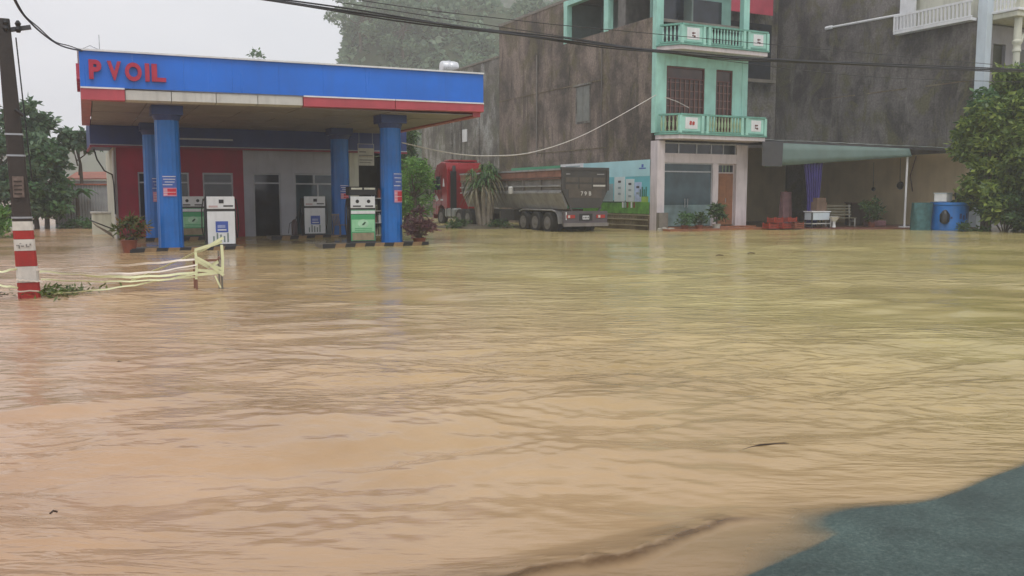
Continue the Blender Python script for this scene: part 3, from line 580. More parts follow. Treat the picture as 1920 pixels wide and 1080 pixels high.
# ------------------------------------------------------------------ fuel dispensers
def dispenser(label, u, v, kind):
    t = thing('fuel_dispenser', label, 'fuel pump', ST(u, v, .105), SR, 'fuel dispensers on the islands'); w2, d2 = .43, .26
    m = MB(); m.box(-w2-.02, -d2+.02, .0, w2+.02, d2-.02, 1.56); part('casing', m, black, t, bevel=.01)
    m = MB(); m.box(-w2-.03, -d2, -.02, w2+.03, d2, .06); part('plinth', m, darkgrey, t)
    lower = {'white': white, 'green': green}[kind]
    m = MB(); m.box(-w2, -d2-.02, .08, w2, -d2+.018, 1.14 if kind == 'white' else 1.0); lo = part('front_panel', m, lower, t, bevel=.008)
    m = MB(); m.box(-w2-.005, -d2-.035, 1.22, w2+.005, -d2+.018, 1.62); hd = part('head_panel', m, white, t, bevel=.01)
    m = MB(); m.box(-w2, -d2-.028, 1.16, w2, -d2+.016, 1.20); part('shelf_strip', m, darkgrey, t)
    def dec(nm, x0, z0, x1, z1, mat, y=0, par=lo): m = MB(); m.box(x0, -d2-.026-y, z0, x1, -d2-.019-y, z1); part(nm, m, mat, par)
    if kind == 'white':
        dec('display', -.06, 1.40, .09, 1.52, black, .018, hd); dec('price_strip', -.38, 1.27, -.1, 1.33, M('pink_strip', (.55, .4, .4), .4), .018, hd); dec('price_strip', .08, 1.29, .38, 1.34, darkgrey, .018, hd)
        dec('decal', -.18, .46, .21, .82, bluedecal); dec('decal_print', -.12, .52, .15, .56, white, .008); dec('decal_print', -.12, .60, .12, .70, M('decal_light', (.3, .35, .6), .4), .008)
        for i in range(5): dec('decal_print', -.27+.11*i, .14, -.22+.11*i, .34+.05*((i*2) % 3), M('print_dark', (.18, .24, .22), .4), .001)
    else:
        for x in (-.2, .2):
            m = MB(); m.rings([[(x+.062*math.cos(q), y, 1.45+.062*math.sin(q)) for q in [2*math.pi*j/14 for j in range(14)]] for y in (-d2-.036, -d2-.045)], 14); part('display', m, black, hd)
        for x in (-.36, .08): dec('price_strip', x, 1.26, x+.28, 1.31, darkgrey, .018, hd)
        dec('white_band', -w2, 1.02, w2, 1.13, white); dec('green_line', -w2, 1.13, w2, 1.155, green); 
        dec('decal', -w2+.02, .40, w2-.02, .82, palegreen); 
        m = MB(); m.rings([[(.19*math.cos(q), y, .69+.14*math.sin(q)) for q in [2*math.pi*j/20 for j in range(20)]] for y in (-d2-.026, -d2-.032)], 20); part('leaf_emblem', m, M('mint_print', (.45, .72, .5), .4), lo)
        m = MB(); m.prism([(-.05, .62), (.03, .63), (.1, .72), (.05, .74), (-.02, .68)], lambda p, q, d: (p, d, q), -d2-.033, -d2-.037); part('leaf_emblem', m, M('print_deep_green', (.02, .09, .04), .4), lo)
        for z in (.50, .44): dec('print_line', -.3, z, .3, z+.02, green, .008)
        dec('mud_stain', -w2+.04, .10, w2-.04, .36, mudprint)
    for s_ in (-1, 1):                      # hose loop and nozzle each side
        x = s_*(w2+.045); m = MB(); pts = [(x, 0, 1.5), (x+s_*.03, -.02, 1.55), (x+s_*.09, -.05, 1.2), (x+s_*.10, -.06, .6), (x+s_*.05, -.05, .25), (x+s_*.02, -.02, .5), (x, 0, .98)]
        m.tube(pts, .02, 6); part('hose', m, rubber, t, smooth=True)
        m = MB(); m.box(x-.025, -.09, .95, x+.025, .03, 1.2); m.tube([(x, -.03, .96), (x, -.12, .82)], .013, 6); part('nozzle', m, darkgrey, t)
    return t
dispenser('clean white fuel pump with a blue square, right of the front left column', 1.53, .1, 'white')
g1 = dispenser('green fuel pump with two round displays beside the oil shelf', 6.27, .12, 'green')
dispenser('white fuel pump with a blue square standing further back by the shop door', 6.15, 6.75, 'white')
dispenser('green fuel pump partly hidden between the left columns', 1.4, 7.2, 'green')
# lit-looking topper of the front green pump is just two pale cards on a dark hood
m = MB(); m.box(-.46, -.27, 1.66, .5, .25, 1.96); tp = part('hood', m, black, g1, bevel=.015)
for x0, x1 in ((-.40, -.02), (.06, .44)): m = MB(); m.box(x0, -.285, 1.86, x1, -.272, 1.92); part('hood_card', m, cream, tp)

# ------------------------------------------------------------------ things on the islands
t = thing('oil_rack', 'tall wire rack of oil cans between the green pump and front right column', 'rack', ST(6.95, .18, .105), SR)
m = MB()
for x in (-.2, .2):
    for y in (-.17, .17): m.tube([(x, y, 0), (x, y, 1.9)], .013, 5)
part('frame', m, steel, t)
for z in (.25, .68, 1.1, 1.55): m = MB(); m.box(-.215, -.18, z, .215, .18, z+.02); part('shelf', m, offwhite, t)
for iz, z in enumerate((.27, .70, 1.12, 1.57)):
    for ix in range(3):
        if (iz+ix) % 4 == 3: continue
        x = -.14+.14*ix; h = .26+.04*((iz*3+ix*5) % 3); m = MB(); m.box(x-.05, -.12, z, x+.05, .05, z+h*.8); m.lathe([(.022, z+h*.8), (.022, z+h)], 8, (x, -.03)); part('oil_can', m, [mudprint, terra, M('can_olive', (.2, .2, .12), .4), offwhite][(iz+ix*2) % 4], t)
m = MB(); m.box(-.36, -.01, 0, .36, .01, .93)
t = thing('hanging_sign', 'small white notice board hanging under the canopy beside the rear column', 'sign', (11.82, 37.1, 3.05))
part('board', m, M('notice_board', (.5, .49, .42), .5), t)
for z0, z1, mt, x0, x1 in ((.74, .91, M('notice_blue', (.10, .12, .3), .5), -.34, .34), (.56, .60, darkgrey, -.3, .0), (.42, .45, darkgrey, -.32, .3), (.36, .39, mudprint, -.32, .34), (.22, .25, darkgrey, -.3, .28), (.12, .14, darkgrey, -.3, .2)):
    m = MB(); m.box(x0, -.016, z0, x1, -.0105, z1); part('print_line', m, mt, t)
m = MB()
for x in (-.3, .3): m.tube([(x, 0, .93), (x, 0, 1.52)], .008, 5)
part('hanger', m, steel, t)
def plastic_chair(x, y, rz, label, mat):
    t = thing('plastic_chair', label, 'chair', (x, y, .1), rz); m = MB()
    for sx in (-1, 1):
        for sy in (-1, 1): q = MB(); q.bar((sx*.22, sy*.2, 0), (sx*.18, sy*.17, .43), .04, .04); part('leg', q, mat, t)
    m.box(-.21, -.2, .43, .21, .2, .46); part('seat', m, mat, t, bevel=.01)
    m = MB()
    for i in range(5): m.bar((-.16+.08*i, .19, .46), (-.17+.085*i, .27, .86), .04, .02)
    m.bar((-.21, .27, .87), (.21, .27, .87), .03, .06); part('backrest', m, mat, t)
plastic_chair(*ST(7.05, 5.9)[:2], .5, 'pale plastic chair near the rear white pump', M('worn_chair', (.16, .13, .12), .5))
t = thing('fire_trolley', 'dark wheeled extinguisher leaning left of the rear white pump', 'extinguisher', ST(5.3, 6.5, .105), SR)
m = MB(); m.lathe([(.02, .0), (.12, .04), (.13, .5), (.09, .62), (.03, .68)], 12); part('cylinder', m, M('dark_extinguisher', (.06, .03, .03), .4), t, smooth=True)
m = MB(); m.tube([(-.1, .1, .1), (.02, .12, .5), (.2, .1, 1.0)], .015, 6); m.tube([(.03, 0, .68), (-.2, 0, .5), (-.25, 0, .1)], .015, 6); part('handle', m, black, t)

def potted(name, label, cat, x, y, h, rx, leaf, n, lsize, base=.0, potr=.2, poth=.32, potm=None, aspect=.3, nc=9, shape='round', group=None, seed=0, droop=0.):
    rng = np.random.default_rng(seed+5); t = thing(name, label, cat, (x, y, base), 0, group)
    m = MB(); m.lathe([(potr*.7, -.1), (potr*.72, 0), (potr, poth*.95), (potr*1.1, poth*.95), (potr*1.1, poth), (potr*.9, poth)], 14); part('pot', m, potm or terra, t, smooth=True)
    st = MB(); cl = crown_clumps(0, 0, poth+.1, h, rx, nc, rng, shape, (.12, .26))
    for c in cl: st.tube([(0, 0, poth-.05), (c[0]*.4, c[1]*.4, (poth+c[2])/2), c[:3]], .012, 5)
    part('stems', st, bark, t); V, F = leaves(clump_points(cl, n, rng), lsize, aspect, droop, rng); link('foliage', npmesh('foliage', V, F, leaf), t); return t
potted('potted_plant', 'green and reddish potted shrub on the left end of the island', 'potted plant', *ST(-1.25, -.35)[:2], 1.15, .38, gmix, 420, .24, .0, .24, .38, aspect=.25)
potted('potted_plant', 'purple-leaved potted shrub right of the front right column', 'potted plant', *ST(8.3, -.25)[:2], 1.3, .58, gpurple, 1100, .19, .0, .24, .25, potm=terra, aspect=.28, seed=3, nc=20, shape='mound')
t = thing('concrete_pedestal', 'small pale block standing in water left of the shop wall', 'block', (1.55, 44.6, 0)); m = MB(); m.box(-.35, -.3, -.3, .55, .3, .95); part('block', m, cream, t, bevel=.03); m = MB(); m.box(-.4, -.35, .952, .6, .35, 1.03); part('lid', m, offwhite, t)
t = thing('moored_dinghy', 'small upturned grey bow poking from water beside the shop wall', 'boat', (1.55, 40.3, 0), .2)
m = MB(); m.rings([[(-.55+q*.2, -.05, .75-q*.25), (-.35+q*.5, -.16-.1*q, .55-.3*q), (-.1+q*.5, 0, .35-.4*q), (-.35+q*.5, .16+.1*q, .55-.3*q)] for q in (0, .5, 1)], 4); part('hull', m, ribgrey, t, smooth=True)
m = MB(); m.tube([(-.6, 0, .78), (-.3, -.2, .62), (.3, -.3, .35)], .03, 6); part('rim', m, black, t)

# ------------------------------------------------------------------ utility pole, barricade, tapes
pl = thing('utility_pole', 'leaning dark concrete utility pole with red and white bands', 'utility pole', (-.575, 17.5, 0))
LX = -.034
def ptop(z): return LX*z
def wz(z): return .168-.0145*z
def seg(nm, z0, z1, mat, g=0., **k):
    m = MB(); m.rings([[(ptop(z)+sx*(wz(z)+g), sy*(wz(z)*.85+g), z) for sx, sy in ((-.8, -1), (.8, -1), (1, -.8), (1, .8), (.8, 1), (-.8, 1), (-1, .8), (-1, -.8))] for z in (z0, (z0+z1)/2, z1)], 8)
    return part(nm, m, mat, pl, **k)
seg('shaft', -.5, 4.72, poledark)
for z0, z1, mt in ((-.3, .25, bandred), (.255, .53, bandwhite), (.535, .80, bandred), (.805, 1.0, bandwhite), (1.005, 1.15, bandred), (1.155, 1.31, bandwhite)): seg('painted_band', z0, z1, mt, .006)
for z in (1.36, 2.42, 2.78): seg('steel_strap', z, z+.03, steel, .012)
m = MB(); m.box(ptop(1.95)-.09, -.17, 1.72, ptop(1.95)+.08, -.155, 2.08); nb = part('number_plate', m, M('faded_plate', (.16, .12, .10), .6, .5, 12), pl)
for i in range(4): m = MB(); m.box(ptop(1.95)-.07, -.175, 1.77+.07*i, ptop(1.95)+.05, -.171, 1.795+.07*i); part('print_line', m, poledark, nb)
m = MB()
for i, (x, z, ww, hh) in enumerate(((-.10, .90, .05, .012), (-.08, .87, .02, .05), (-.03, .885, .045, .02), (.03, .90, .02, .035), (.05, .875, .05, .014), (.09, .91, .025, .03), (-.06, .93, .03, .01))): m.box(ptop(.9)+x-ww/2, -.1535, z-hh/2, ptop(.9)+x+ww/2, -.1495, z+hh/2)
part('worn_marking', m, M('grey_number', (.20, .19, .17), .6, .4, 20), pl)
m = MB(); m.bar((-.5, 0, 4.45), (.25, 0, 4.62), .07, .07); part('crossarm', m, darkgrey, pl)
for x in (-.12, .06): m = MB(); m.lathe([(.03, 4.5), (.05, 4.55), (.03, 4.6), (.05, 4.65), (.02, 4.7)], 8, (x, -.08)); part('insulator', m, black, pl)
m = MB(); m.tube([(.02, -.17, 4.4), (.06, -.19, 3.6), (.10, -.20, 2.8), (.14, -.19, 2.0)], .012, 5); m.tube([(-.05, -.2, 3.2), (.07, -.2, 3.1)], .035, 6); part('riser_cable', m, cable, pl)
br_ = thing('barricade', 'small rusty barrier frame wrapped in pale yellow tape', 'barricade', (2.33, 16.7, 0))
for x, y, h in ((-.22, 0, .72), (.23, .05, .86), (-.2, .45, .6), (.25, .5, .72)): m = MB(); m.tube([(x, y, -.25), (x, y, h)], .018, 6); part('leg', m, rust if x < 0 else concrete, br_)
m = MB()
for p, q in (((-.22, 0, .35), (.23, .05, .36)), ((-.22, 0, .62), (.23, .05, .4)), ((-.2, .45, .55), (.25, .5, .55)), ((-.22, 0, .6), (-.2, .45, .56)), ((.23, .05, .6), (.25, .5, .6))): m.bar(p, q, .03, .04)
part('rail', m, rust, br_)
def ribbon(mb, pts, w_, tw=0.):
    n = len(pts); vs = []
    for i, p in enumerate(pts):
        a = .75*math.sin(tw*i*2.2); p = Vector(p); d = (Vector(pts[min(i+1, n-1)])-Vector(pts[max(i-1, 0)])).normalized(); s_ = d.cross(Vector((0, 1, 0))).normalized(); q = s_*math.cos(a)+d.cross(s_)*math.sin(a); vs += [p-q*w_/2, p+q*w_/2]
    mb.add(vs, [(2*i, 2*i+2, 2*i+3, 2*i+1) for i in range(n-1)])
def tape(p, q, sag, w_, mat, label, tw=.25, n=16):
    m = MB(); p, q = Vector(p), Vector(q); pts = [p.lerp(q, i/n)+Vector((0, 0, -sag*4*(i/n)*(1-i/n)+.008*math.sin(i*1.9))) for i in range(n+1)]
    ribbon(m, pts, w_*.72, tw); o = solo('barrier_tape', m, mat, label, 'barrier tape', group='tapes stretched from the pole to the barricade'); s_ = o.modifiers.new('thick', 'SOLIDIFY'); s_.thickness = .004
P0 = (-.45, 17.33)
tape((P0[0], P0[1], .47), (2.12, 16.68, .62), .03, .05, tapepink, 'highest pink-white tape running straight from pole to barricade', .12)
tape((-.4, 17.33, .46), (2.12, 16.67, .46), .08, .045, tapepink, 'pinkish middle tape sagging slightly between pole and barricade', .2)
tape((-.4, 17.32, .44), (2.12, 16.66, .38), .09, .06, tapemat, 'wide slack yellow tape just below the pink middle tape', .18)
tape((1.05, 17.2, .22), (2.58, 16.72, .92), .0, .055, tapemat, 'steep yellow tape rising over the barricade top', .1)
tape((-.2, 17.3, .04), (2.12, 16.66, .36), .05, .04, tapemat, 'lowest yellow tape trailing just above the water', .3)
tape((-1.6, 17.4, .42), (-.74, 17.36, .50), .03, .05, tapemat, 'upper tape leaving the picture left of the pole', .2)
tape((-1.6, 17.4, .12), (-.42, 17.33, .10), .0, .035, tapepink, 'low tape wrapped across the foot of the pole', .02)
tape((-1.6, 17.4, .38), (-.74, 17.36, .17), .02, .05, tapemat, 'slanting yellow tape dropping to the pole foot', .2)
tape((-.76, 17.33, .31), (-.36, 17.33, .26), .0, .035, tapepink, 'short tape tied round the pole above the lowest red band', .0)
tape((-.4, 17.32, .42), (2.12, 16.66, .52), .12, .04, tapepink, 'slack pinkish tape sagging deepest between pole and barricade', .15)
tape((-.38, 17.32, .30), (2.12, 16.66, .30), .06, .04, tapemat, 'thin yellow tape just above the lowest tape', .2)
w1 = MB()
for z0, z1, x0, x1 in ((.33, .36, -.235, .245), (.42, .36, -.23, .24), (.60, .41, -.23, .24)): ribbon(w1, [(x0, -.035, z0), ((x0+x1)/2, -.04, (z0+z1)/2), (x1, -.0, z1)], .05)
ribbon(w1, [(-.225, -.03, .78), (-.215, -.03, .5), (-.23, -.03, .25)], .045); ribbon(w1, [(.1, -.02, .3), (.14, -.02, .2), (.19, -.02, .08)], .03); ribbon(w1, [(-.24, -.04, .66), (.0, -.05, .52), (.25, -.02, .3)], .05); ribbon(w1, [(-.2, .4, .58), (.02, .2, .45), (.24, .48, .52)], .06); ribbon(w1, [(.235, .0, .86), (.245, 0, .6), (.235, 0, .35)], .05); ribbon(w1, [(-.24, -.04, .78), (.03, -.04, .86), (.27, -.0, .99)], .05)
o = part('wrapped_tape', w1, tapemat, br_); o.modifiers.new('thick', 'SOLIDIFY').thickness = .004

# ------------------------------------------------------------------ floating debris
rngd = np.random.default_rng(3)
def debris(name, label, x, y, rx, ry, n, size, leaf, cat='debris'):
    P = np.stack([rngd.normal(0, rx, n), rngd.normal(0, ry, n), rngd.uniform(.0, .1, n)], -1); V, F = leaves(P, size, .3, -.05, rngd, up=.8)
    t = thing(name, label, cat, (x, y, 0)); link('foliage', npmesh('foliage', V, F, leaf), t); m = MB()
    for i in range(6): a = rngd.uniform(0, 6.3); m.tube([(-rx*math.cos(a), -ry*math.sin(a), .01), (0, 0, .05), (rx*1.4*math.cos(a+.5), ry*1.4*math.sin(a), .05)], .008, 4)
    part('twigs', m, stick, t)
debris('floating_branch', 'clump of yellow-green leaves floating right of the pole foot', -.08, 17.6, .3, .3, 330, .13, gyellow)
debris('floating_branch', 'sparse twigs caught in the tapes left of the pole', -1.2, 17.7, .25, .25, 50, .08, gyellow)
m = MB(); m.tube([(0, 0, .012), (.22, .06, .03), (.42, .08, .02), (.5, .04, .005)], .007, 5); solo('floating_stick', m, stick, 'long thin stick floating among ripples near the dry road', 'stick', (4.02, 4.52, .0), R(-12))
m = MB(); m.tube([(0, 0, 0), (.03, .01, .012), (.06, -.01, .0)], .009, 5); solo('floating_twig', m, stick, 'short dark twig afloat below the pole in open water', 'stick', CF(-4.15, 9.1, .005), .4)
m = MB(); m.tube([(0, 0, 0), (.02, .005, .01), (.04, .0, .0)], .006, 5); solo('floating_twig', m, stick, 'tiny dark twig near the lower left corner', 'stick', CF(-2.55, 4.7, .005), .4)
for i, (a_, b_, lab) in enumerate(((6.0, 25.8, 'dark scrap floating before the mint house, leftmost'), (7.2, 26.8, 'dark scrap floating before the mint house, rightmost'))):
    m = MB(); m.tube([(0, 0, 0), (.12, .02, .015), (.28, -.03, .0)], .015, 5); solo('floating_scrap', m, stick, lab, 'debris', CF(a_, b_, .0), .2, group='scraps on the water')

# ------------------------------------------------------------------ mint tube house
HW = wall_mat('stained_house_wall', (.175, .138, .115), (.075, .062, .052), (.130, .112, .060), (.27, .215, .180), 0)
HW2 = wall_mat('stained_rear_wall', (.20, .185, .165), (.10, .095, .085), (.13, .13, .09), (.36, .36, .34), 7, 1.1)
HW3 = wall_mat('grey_party_wall', (.125, .113, .107), (.055, .050, .048), (.115, .108, .055), (.185, .172, .16), 15)
baseW = wall_mat('dirty_plinth', (.16, .12, .07), (.08, .06, .035), (.12, .11, .05), (.25, .21, .14), 22)
HX, HY = 26.7, 36.6
h = thing('mint_house', 'narrow four-storey mint green house with balconies and a stained blank side wall', 'house', (HX, HY, 0))
m = MB(); m.box(0, .3, -.4, .25, 17.7, 10.62); m.box(0, 9.05, 10.622, .25, 17.7, 13.1)
m.box(0, .3, 12.74, .25, 9.048, 13.1); part('side_wall', m, HW, h)
# day-joint ledges and pipe on the side wall
for z in (4.35, 8.05): m = MB(); m.box(-.02, 4.5, z, -.002, 17.6, z+.05); part('floor_joint', m, baseW, h)
m = MB(); m.tube([(-.06, 12.3, 10.4), (-.06, 12.3, 4.2)], .05, 6); part('drain_pipe', m, M('dull_pipe', (.2, .18, .16), .5), h)
m = MB(); m.tube([(-.05, 4.9, 10.0), (-.05, 4.9, 7.2), (-.05, 4.95, 5.2)], .035, 6); part('drain_pipe', m, M('dull_pipe_b', (.12, .11, .10), .5), h)
sw = MB(); sw.box(-.03, 6.1, 5.85, .0-.002, 6.22, 7.95); sw.box(-.03, 7.55, 5.85, -.002, 7.67, 7.95); sw.box(-.03, 6.22, 5.85, -.002, 7.55, 5.95); sw.box(-.12, 5.95, 7.96, -.002, 7.85, 8.06)
wf = part('side_window', sw, HW2, h)
for y0, y1, z0, z1 in ((6.24, 6.86, 5.97, 7.93), (6.90, 7.53, 5.97, 7.93)): m = MB(); m.box(-.018, y0, z0, -.004, y1, z1); part('pane', m, M('dusty_pane', (.16, .17, .15), .4), wf)
# third-floor loggia in the side wall
m = MB(); m.box(.002, .3, 10.45, 5.9, 9.0, 10.60); part('loggia_floor', m, concrete, h)
m = MB(); m.box(2.4, .32, 10.602, 2.5, 9.04, 12.9); m.box(.26, 8.9, 10.602, 2.4, 9.0, 12.9); part('loggia_back_wall', m, M('loggia_plaster', (.14, .18, .165), .6, .3, .8, dirt=.6), h)
m = MB(); m.box(.3, 3.2, 10.602, .5, 3.9, 12.3); m.box(.5, 3.3, 10.602, 2.3, 3.4, 12.7); part('loggia_partition', m, M('loggia_grey', (.16, .15, .14), .6), h)
for y0, y1 in ((8.70, 9.08), (4.35, 4.78)): m = MB(); m.box(-.035, y0, 10.58, .30, y1, 13.0); part('loggia_column', m, mint, h)
m = MB(); m.box(-.04, .3, 12.70, .32, 9.1, 12.98); part('loggia_beam', m, mint, h)
m = MB(); m.box(-.03, .28, 12.99, 5.95, 17.8, 13.14); part('roof_slab', m, concrete, h)
m = MB(); m.box(.252, 9.1, -.3, 5.9, 17.6, 12.98); m.box(.252, 1.2, -.3, 5.9, 9.05, 10.44); part('core', m, HW3, h)
# facade
def fb(nm, mat, *b): m = MB(); [m.box(*q) for q in b]; return part(nm, m, mat, h)
fb('corner_column', mint, (-.03, -.02, 4.9, .40, .298, 12.98)); fb('corner_column', mint, (5.55, -.02, 4.9, 5.93, .298, 12.98))
fb('corner_column', pinkwhite, (-.03, -.30, -.3, .42, .298, 4.5)); fb('door_pillar', pinkwhite, (3.66, -.12, -.3, 4.02, .298, 3.42)); fb('corner_column', pinkwhite, (5.2, -.16, -.3, 5.95, .298, 4.4))
fb('lintel', pinkwhite, (.42, -.14, 3.42, 5.2, .25, 3.90)); fb('plinth_block', concrete, (-.05, -.55, -.3, .5, -.302, .9)); 
fb('facade_wall', mint, (.402, 0, 8.25, 5.548, .2, 8.85), (.402, 0, 4.9, .66, .2, 8.248), (3.08, 0, 4.9, 3.82, .2, 8.248), (4.92, 0, 4.9, 5.548, .2, 8.248))
fb('soffit_panel', M('dull_mint_soffit', (.16, .24, .21), .6), (.402, -.01, 8.50, 5.548, .0-.002, 8.84)) if False else None
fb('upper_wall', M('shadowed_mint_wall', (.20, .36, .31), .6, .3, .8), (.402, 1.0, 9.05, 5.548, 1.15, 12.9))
def gridwin(x0, x1, z0, z1, cols, rows, head):
    m = MB(); m.box(x0+.002, .03, z0, x0+.07, .13, z1-.002); m.box(x1-.07, .03, z0, x1-.002, .13, z1-.002); m.box(x0+.07, .03, z1-.08, x1-.07, .13, z1-.002); m.box(x0+.07, .03, head-.03, x1-.07, .13, head+.03)
    f = part('window', m, darkwood, h); m = MB(); m.box(x0+.05, .105, z0, x1-.05, .115, z1-.05); part('pane', m, redglass, f)
    for i in range(1, cols): x = x0+(x1-x0)*i/cols; m = MB(); m.box(x-.022, .05, z0, x+.022, .09, head-.03); part('window_bar', m, M('red_bar', (.20, .09, .075), .5) if 'red_bar' not in bpy.data.materials else bpy.data.materials['red_bar'], f)
    for i in range(rows): z = z0+(head-z0)*(i+.5)/rows; m = MB(); m.box(x0+.07, .045, z-.018, x1-.07, .052, z+.018); part('window_bar', m, bpy.data.materials['red_bar'], f)
gridwin(.66, 3.08, 4.9, 8.24, 8, 7, 7.65); gridwin(3.82, 4.92, 4.9, 8.24, 4, 7, 7.65)
m = MB(); m.box(1.0, .98, 9.05, 4.9, .999, 11.9); part('upper_door', m, darkglass, h)
def balcony(z, side):
    slab = [(0., .0), (0., -.30), (.62, -1.22), (6.15, -1.22), (6.15, .0)]
    m = MB(); m.prism(slab, lambda a, b, d: (a, b, d), z, z+.22); b_ = part('balcony', m, pinkwhite, h, bevel=.02)
    m = MB(); m.prism([(-.05, .0-.003), (-.05, -.33), (.59, -1.28), (6.21, -1.28), (6.21, -.003)], lambda a, b, d: (a, b, d), z+.222, z+.30); part('cornice', m, mintdark, b_)
    zt = z+1.20; path = [(0, -.31), (.62, -1.20), (6.12, -1.20), (6.12, -.02)]
    m = MB()
    for p, q in zip(path, path[1:]): m.bar((*p, zt), (*q, zt), .15, .09); m.bar((*p, z+.36), (*q, z+.36), .12, .08)
    part('handrail', m, mintdark, b_)
    for x in (.62, 1.98, 2.30, 4.55, 4.85, 6.1): m = MB(); m.box(x-.08, -1.28, z+.30, x+.08, -1.12, zt-.046); part('post', m, mint, b_)
    for x0, x1 in ((.72, 1.88), (4.95, 6.0)):
        m = MB(); m.box(x0, -1.23, z+.40, x1, -1.15, zt-.05); pn = part('balcony_panel', m, mint, b_); m = MB(); m.box(x0+.2, -1.245, z+.5, x1-.2, -1.231, zt-.14); part('inset', m, white, pn)
        cx = (x0+x1)/2+.02; zc = z+.78; m = MB()
        first = x0 < 1 and z < 6
        for k in range(4):
            a = k*1.7+.5; px, pz, pr = cx+.09*math.cos(a)*(1.3 if first else .8), zc+.06*math.sin(a)-(0 if first else .03*k), .065 if first else .04+.015*(k % 2)
            m.add([(px+pr*1.2*math.cos(q), -1.25-.002*k, pz+pr*math.sin(q)) for q in [6.283*j/7 for j in range(7)]], [tuple(range(7))])
        o = part('flower_motif', m, lampred if first else darkwood, pn); s_ = o.modifiers.new('thick', 'SOLIDIFY'); s_.thickness = .008
    bm_ = MB(); bm_.lathe([(.035, 0), (.05, .05), (.028, .12), (.062, .30), (.055, .42), (.028, .60), (.045, .68), (.035, .74)], 8); bme = bm_.mesh('baluster', minty if z < 6 else mint); bme.polygons.foreach_set('use_smooth', [True]*len(bme.polygons))
    for i in range(11): link('baluster', bme, b_, loc=(2.48+.195*i, -1.20, z+.40))
    for i in range(3): link('baluster', bme, b_, loc=(2.05+.0*i, -1.2, z+.40)) if False else None
    for i in range(5): k = (i+.7)/5.4; link('baluster', bme, b_, loc=(.62*k, -.31-.89*k, z+.40))
    for i in range(5): link('baluster', bme, b_, loc=(6.12, -1.0+.2*i, z+.40))
balcony(4.55, 0); balcony(8.88, 1)
# shopfront, transom strip, side door
tf = glazed('transom_window', .42, 5.2, 3.90, 4.44, (1.45, 2.6, 3.55, 4.35), None, darkglass, alu, h, -.12)
sf = glazed('shopfront', .44, 3.66, .18, 3.42, (), 2.98, tealglass, alu, h, -.1)
m = MB(); m.box(.50, -.025, .2, 3.6, -.02, 1.28); part('frosted_film', m, frost, sf)
for x in (1.88, 2.06): m = MB(); m.tube([(x, -.10, 1.15), (x, -.10, 1.6)], .018, 6); part('pull_handle', m, steel, sf)
m = MB(); m.box(4.02, .05, .22, 5.198, .12, 3.42); part('door_surround', m, pinkwhite, h)
m = MB(); m.box(4.10, .0, .22, 5.12, .048, 2.92); dr = part('front_door', m, wood, h, bevel=.01)
for x0, x1 in ((4.2, 4.56), (4.66, 5.02)):
    for z0, z1 in ((.4, 1.3), (1.45, 2.75)): m = MB(); m.box(x0, -.018, z0, x1, -.001, z1); part('door_panel', m, wood, dr, bevel=.01)
m = MB(); m.tube([(4.6, -.05, 1.4), (4.6, -.05, 1.62)], .02, 6); part('handle', m, steel, dr)
f_ = MB(); f_.box(4.12, .02, 2.98, 5.1, .045, 3.34); tw = part('fanlight', f_, darkglass, h)
for x in (4.4, 4.62, 4.84): m = MB(); m.box(x-.015, .0, 2.98, x+.015, .018, 3.34); part('fanlight_bar', m, minty, tw)
m = MB(); m.box(-.1, -1.5, -.3, 6.3, -.56, .10); m.box(.5, -.558, -.3, 6.3, -.17, .17); part('front_step', m, porch, h)
# plinth and lower ledges under the banner
m = MB(); m.box(-.12, .3, -.4, -.002, 13, .74); part('plinth', m, baseW, h)
for z in (.22, .52, .76): m = MB(); m.box(-.2+.05*(z > .7), .3, z-.025, -.0025, 12.9, z+.025); part('ledge', m, M('pale_ledge', (.34, .30, .2), .6) if 'pale_ledge' not in bpy.data.materials else bpy.data.materials['pale_ledge'], h)

# printed banner hung on the side wall
bn = thing('wall_banner', 'large teal and green printed banner on the stained side wall behind the truck', 'banner', (HX-.055, HY+.3, 0))
def bp(nm, y0, z0, y1, z1, mat, d=0, par=bn, zl=None): m = MB(); m.add([(-.0-d, y0, z0), (-d, y1, zl if zl is not None else z0), (-d, y1, z1), (-d, y0, z1), (.02-d*0, y0, z0), (.02, y1, zl if zl is not None else z0), (.02, y1, z1), (.02, y0, z1)], [(0,4,5,1), (0,1,2,3), (7,6,5,4), (0,3,7,4), (1,5,6,2), (3,2,6,7)]); return part(nm, m, mat, par)
sky_p = bp('printed_sky', .0, .82, 6.4, 3.58, teal); bp('pale_band', .0, 2.75, 6.4, 3.58, tealpale, .004); gp = bp('printed_meadow', .0, .82, 6.4, 1.42, grassprint, .008)
bp('lime_patch', .1, 1.35, 1.7, 1.72, limeprint, .006); bp('dark_hedge', 2.0, 1.38, 6.2, 1.5, M('printed_hedge', (.03, .08, .04), .5), .014)
for y0, y1, z1, mt in ((.7, 1.3, 2.45, M('printed_blue_block', (.45, .55, .75), .4)), (1.35, 2.1, 2.62, printwhite), (2.2, 3.2, 2.75, printwhite), (3.3, 4.4, 2.4, printgrey), (4.4, 5.6, 2.2, printwhite)):
    b_ = bp('printed_block', y0, 1.44, y1, z1, mt, .018)
    for k in range(3):
        zc = z1-.25-.32*k
        if zc > 1.6: bp('printed_window', (y0+y1)/2-.13, zc-.06, (y0+y1)/2+.13, zc+.05, darkgrey if k == 0 else printgrey, .024, b_)
for y, c_ in ((1.25, terra), (1.5, white), (1.85, terra), (2.1, printgrey), (2.3, white)): bp('printed_figure', y, 1.12, y+.13, 1.42, c_, .02)
for k in range(4): bp('printed_tree', .25+.16*k, 1.7, .32+.17*k, 2.2-.12*(k % 2), M('printed_dark_tree', (.03, .15, .09), .5) if not k else bpy.data.materials['printed_dark_tree'], .02)
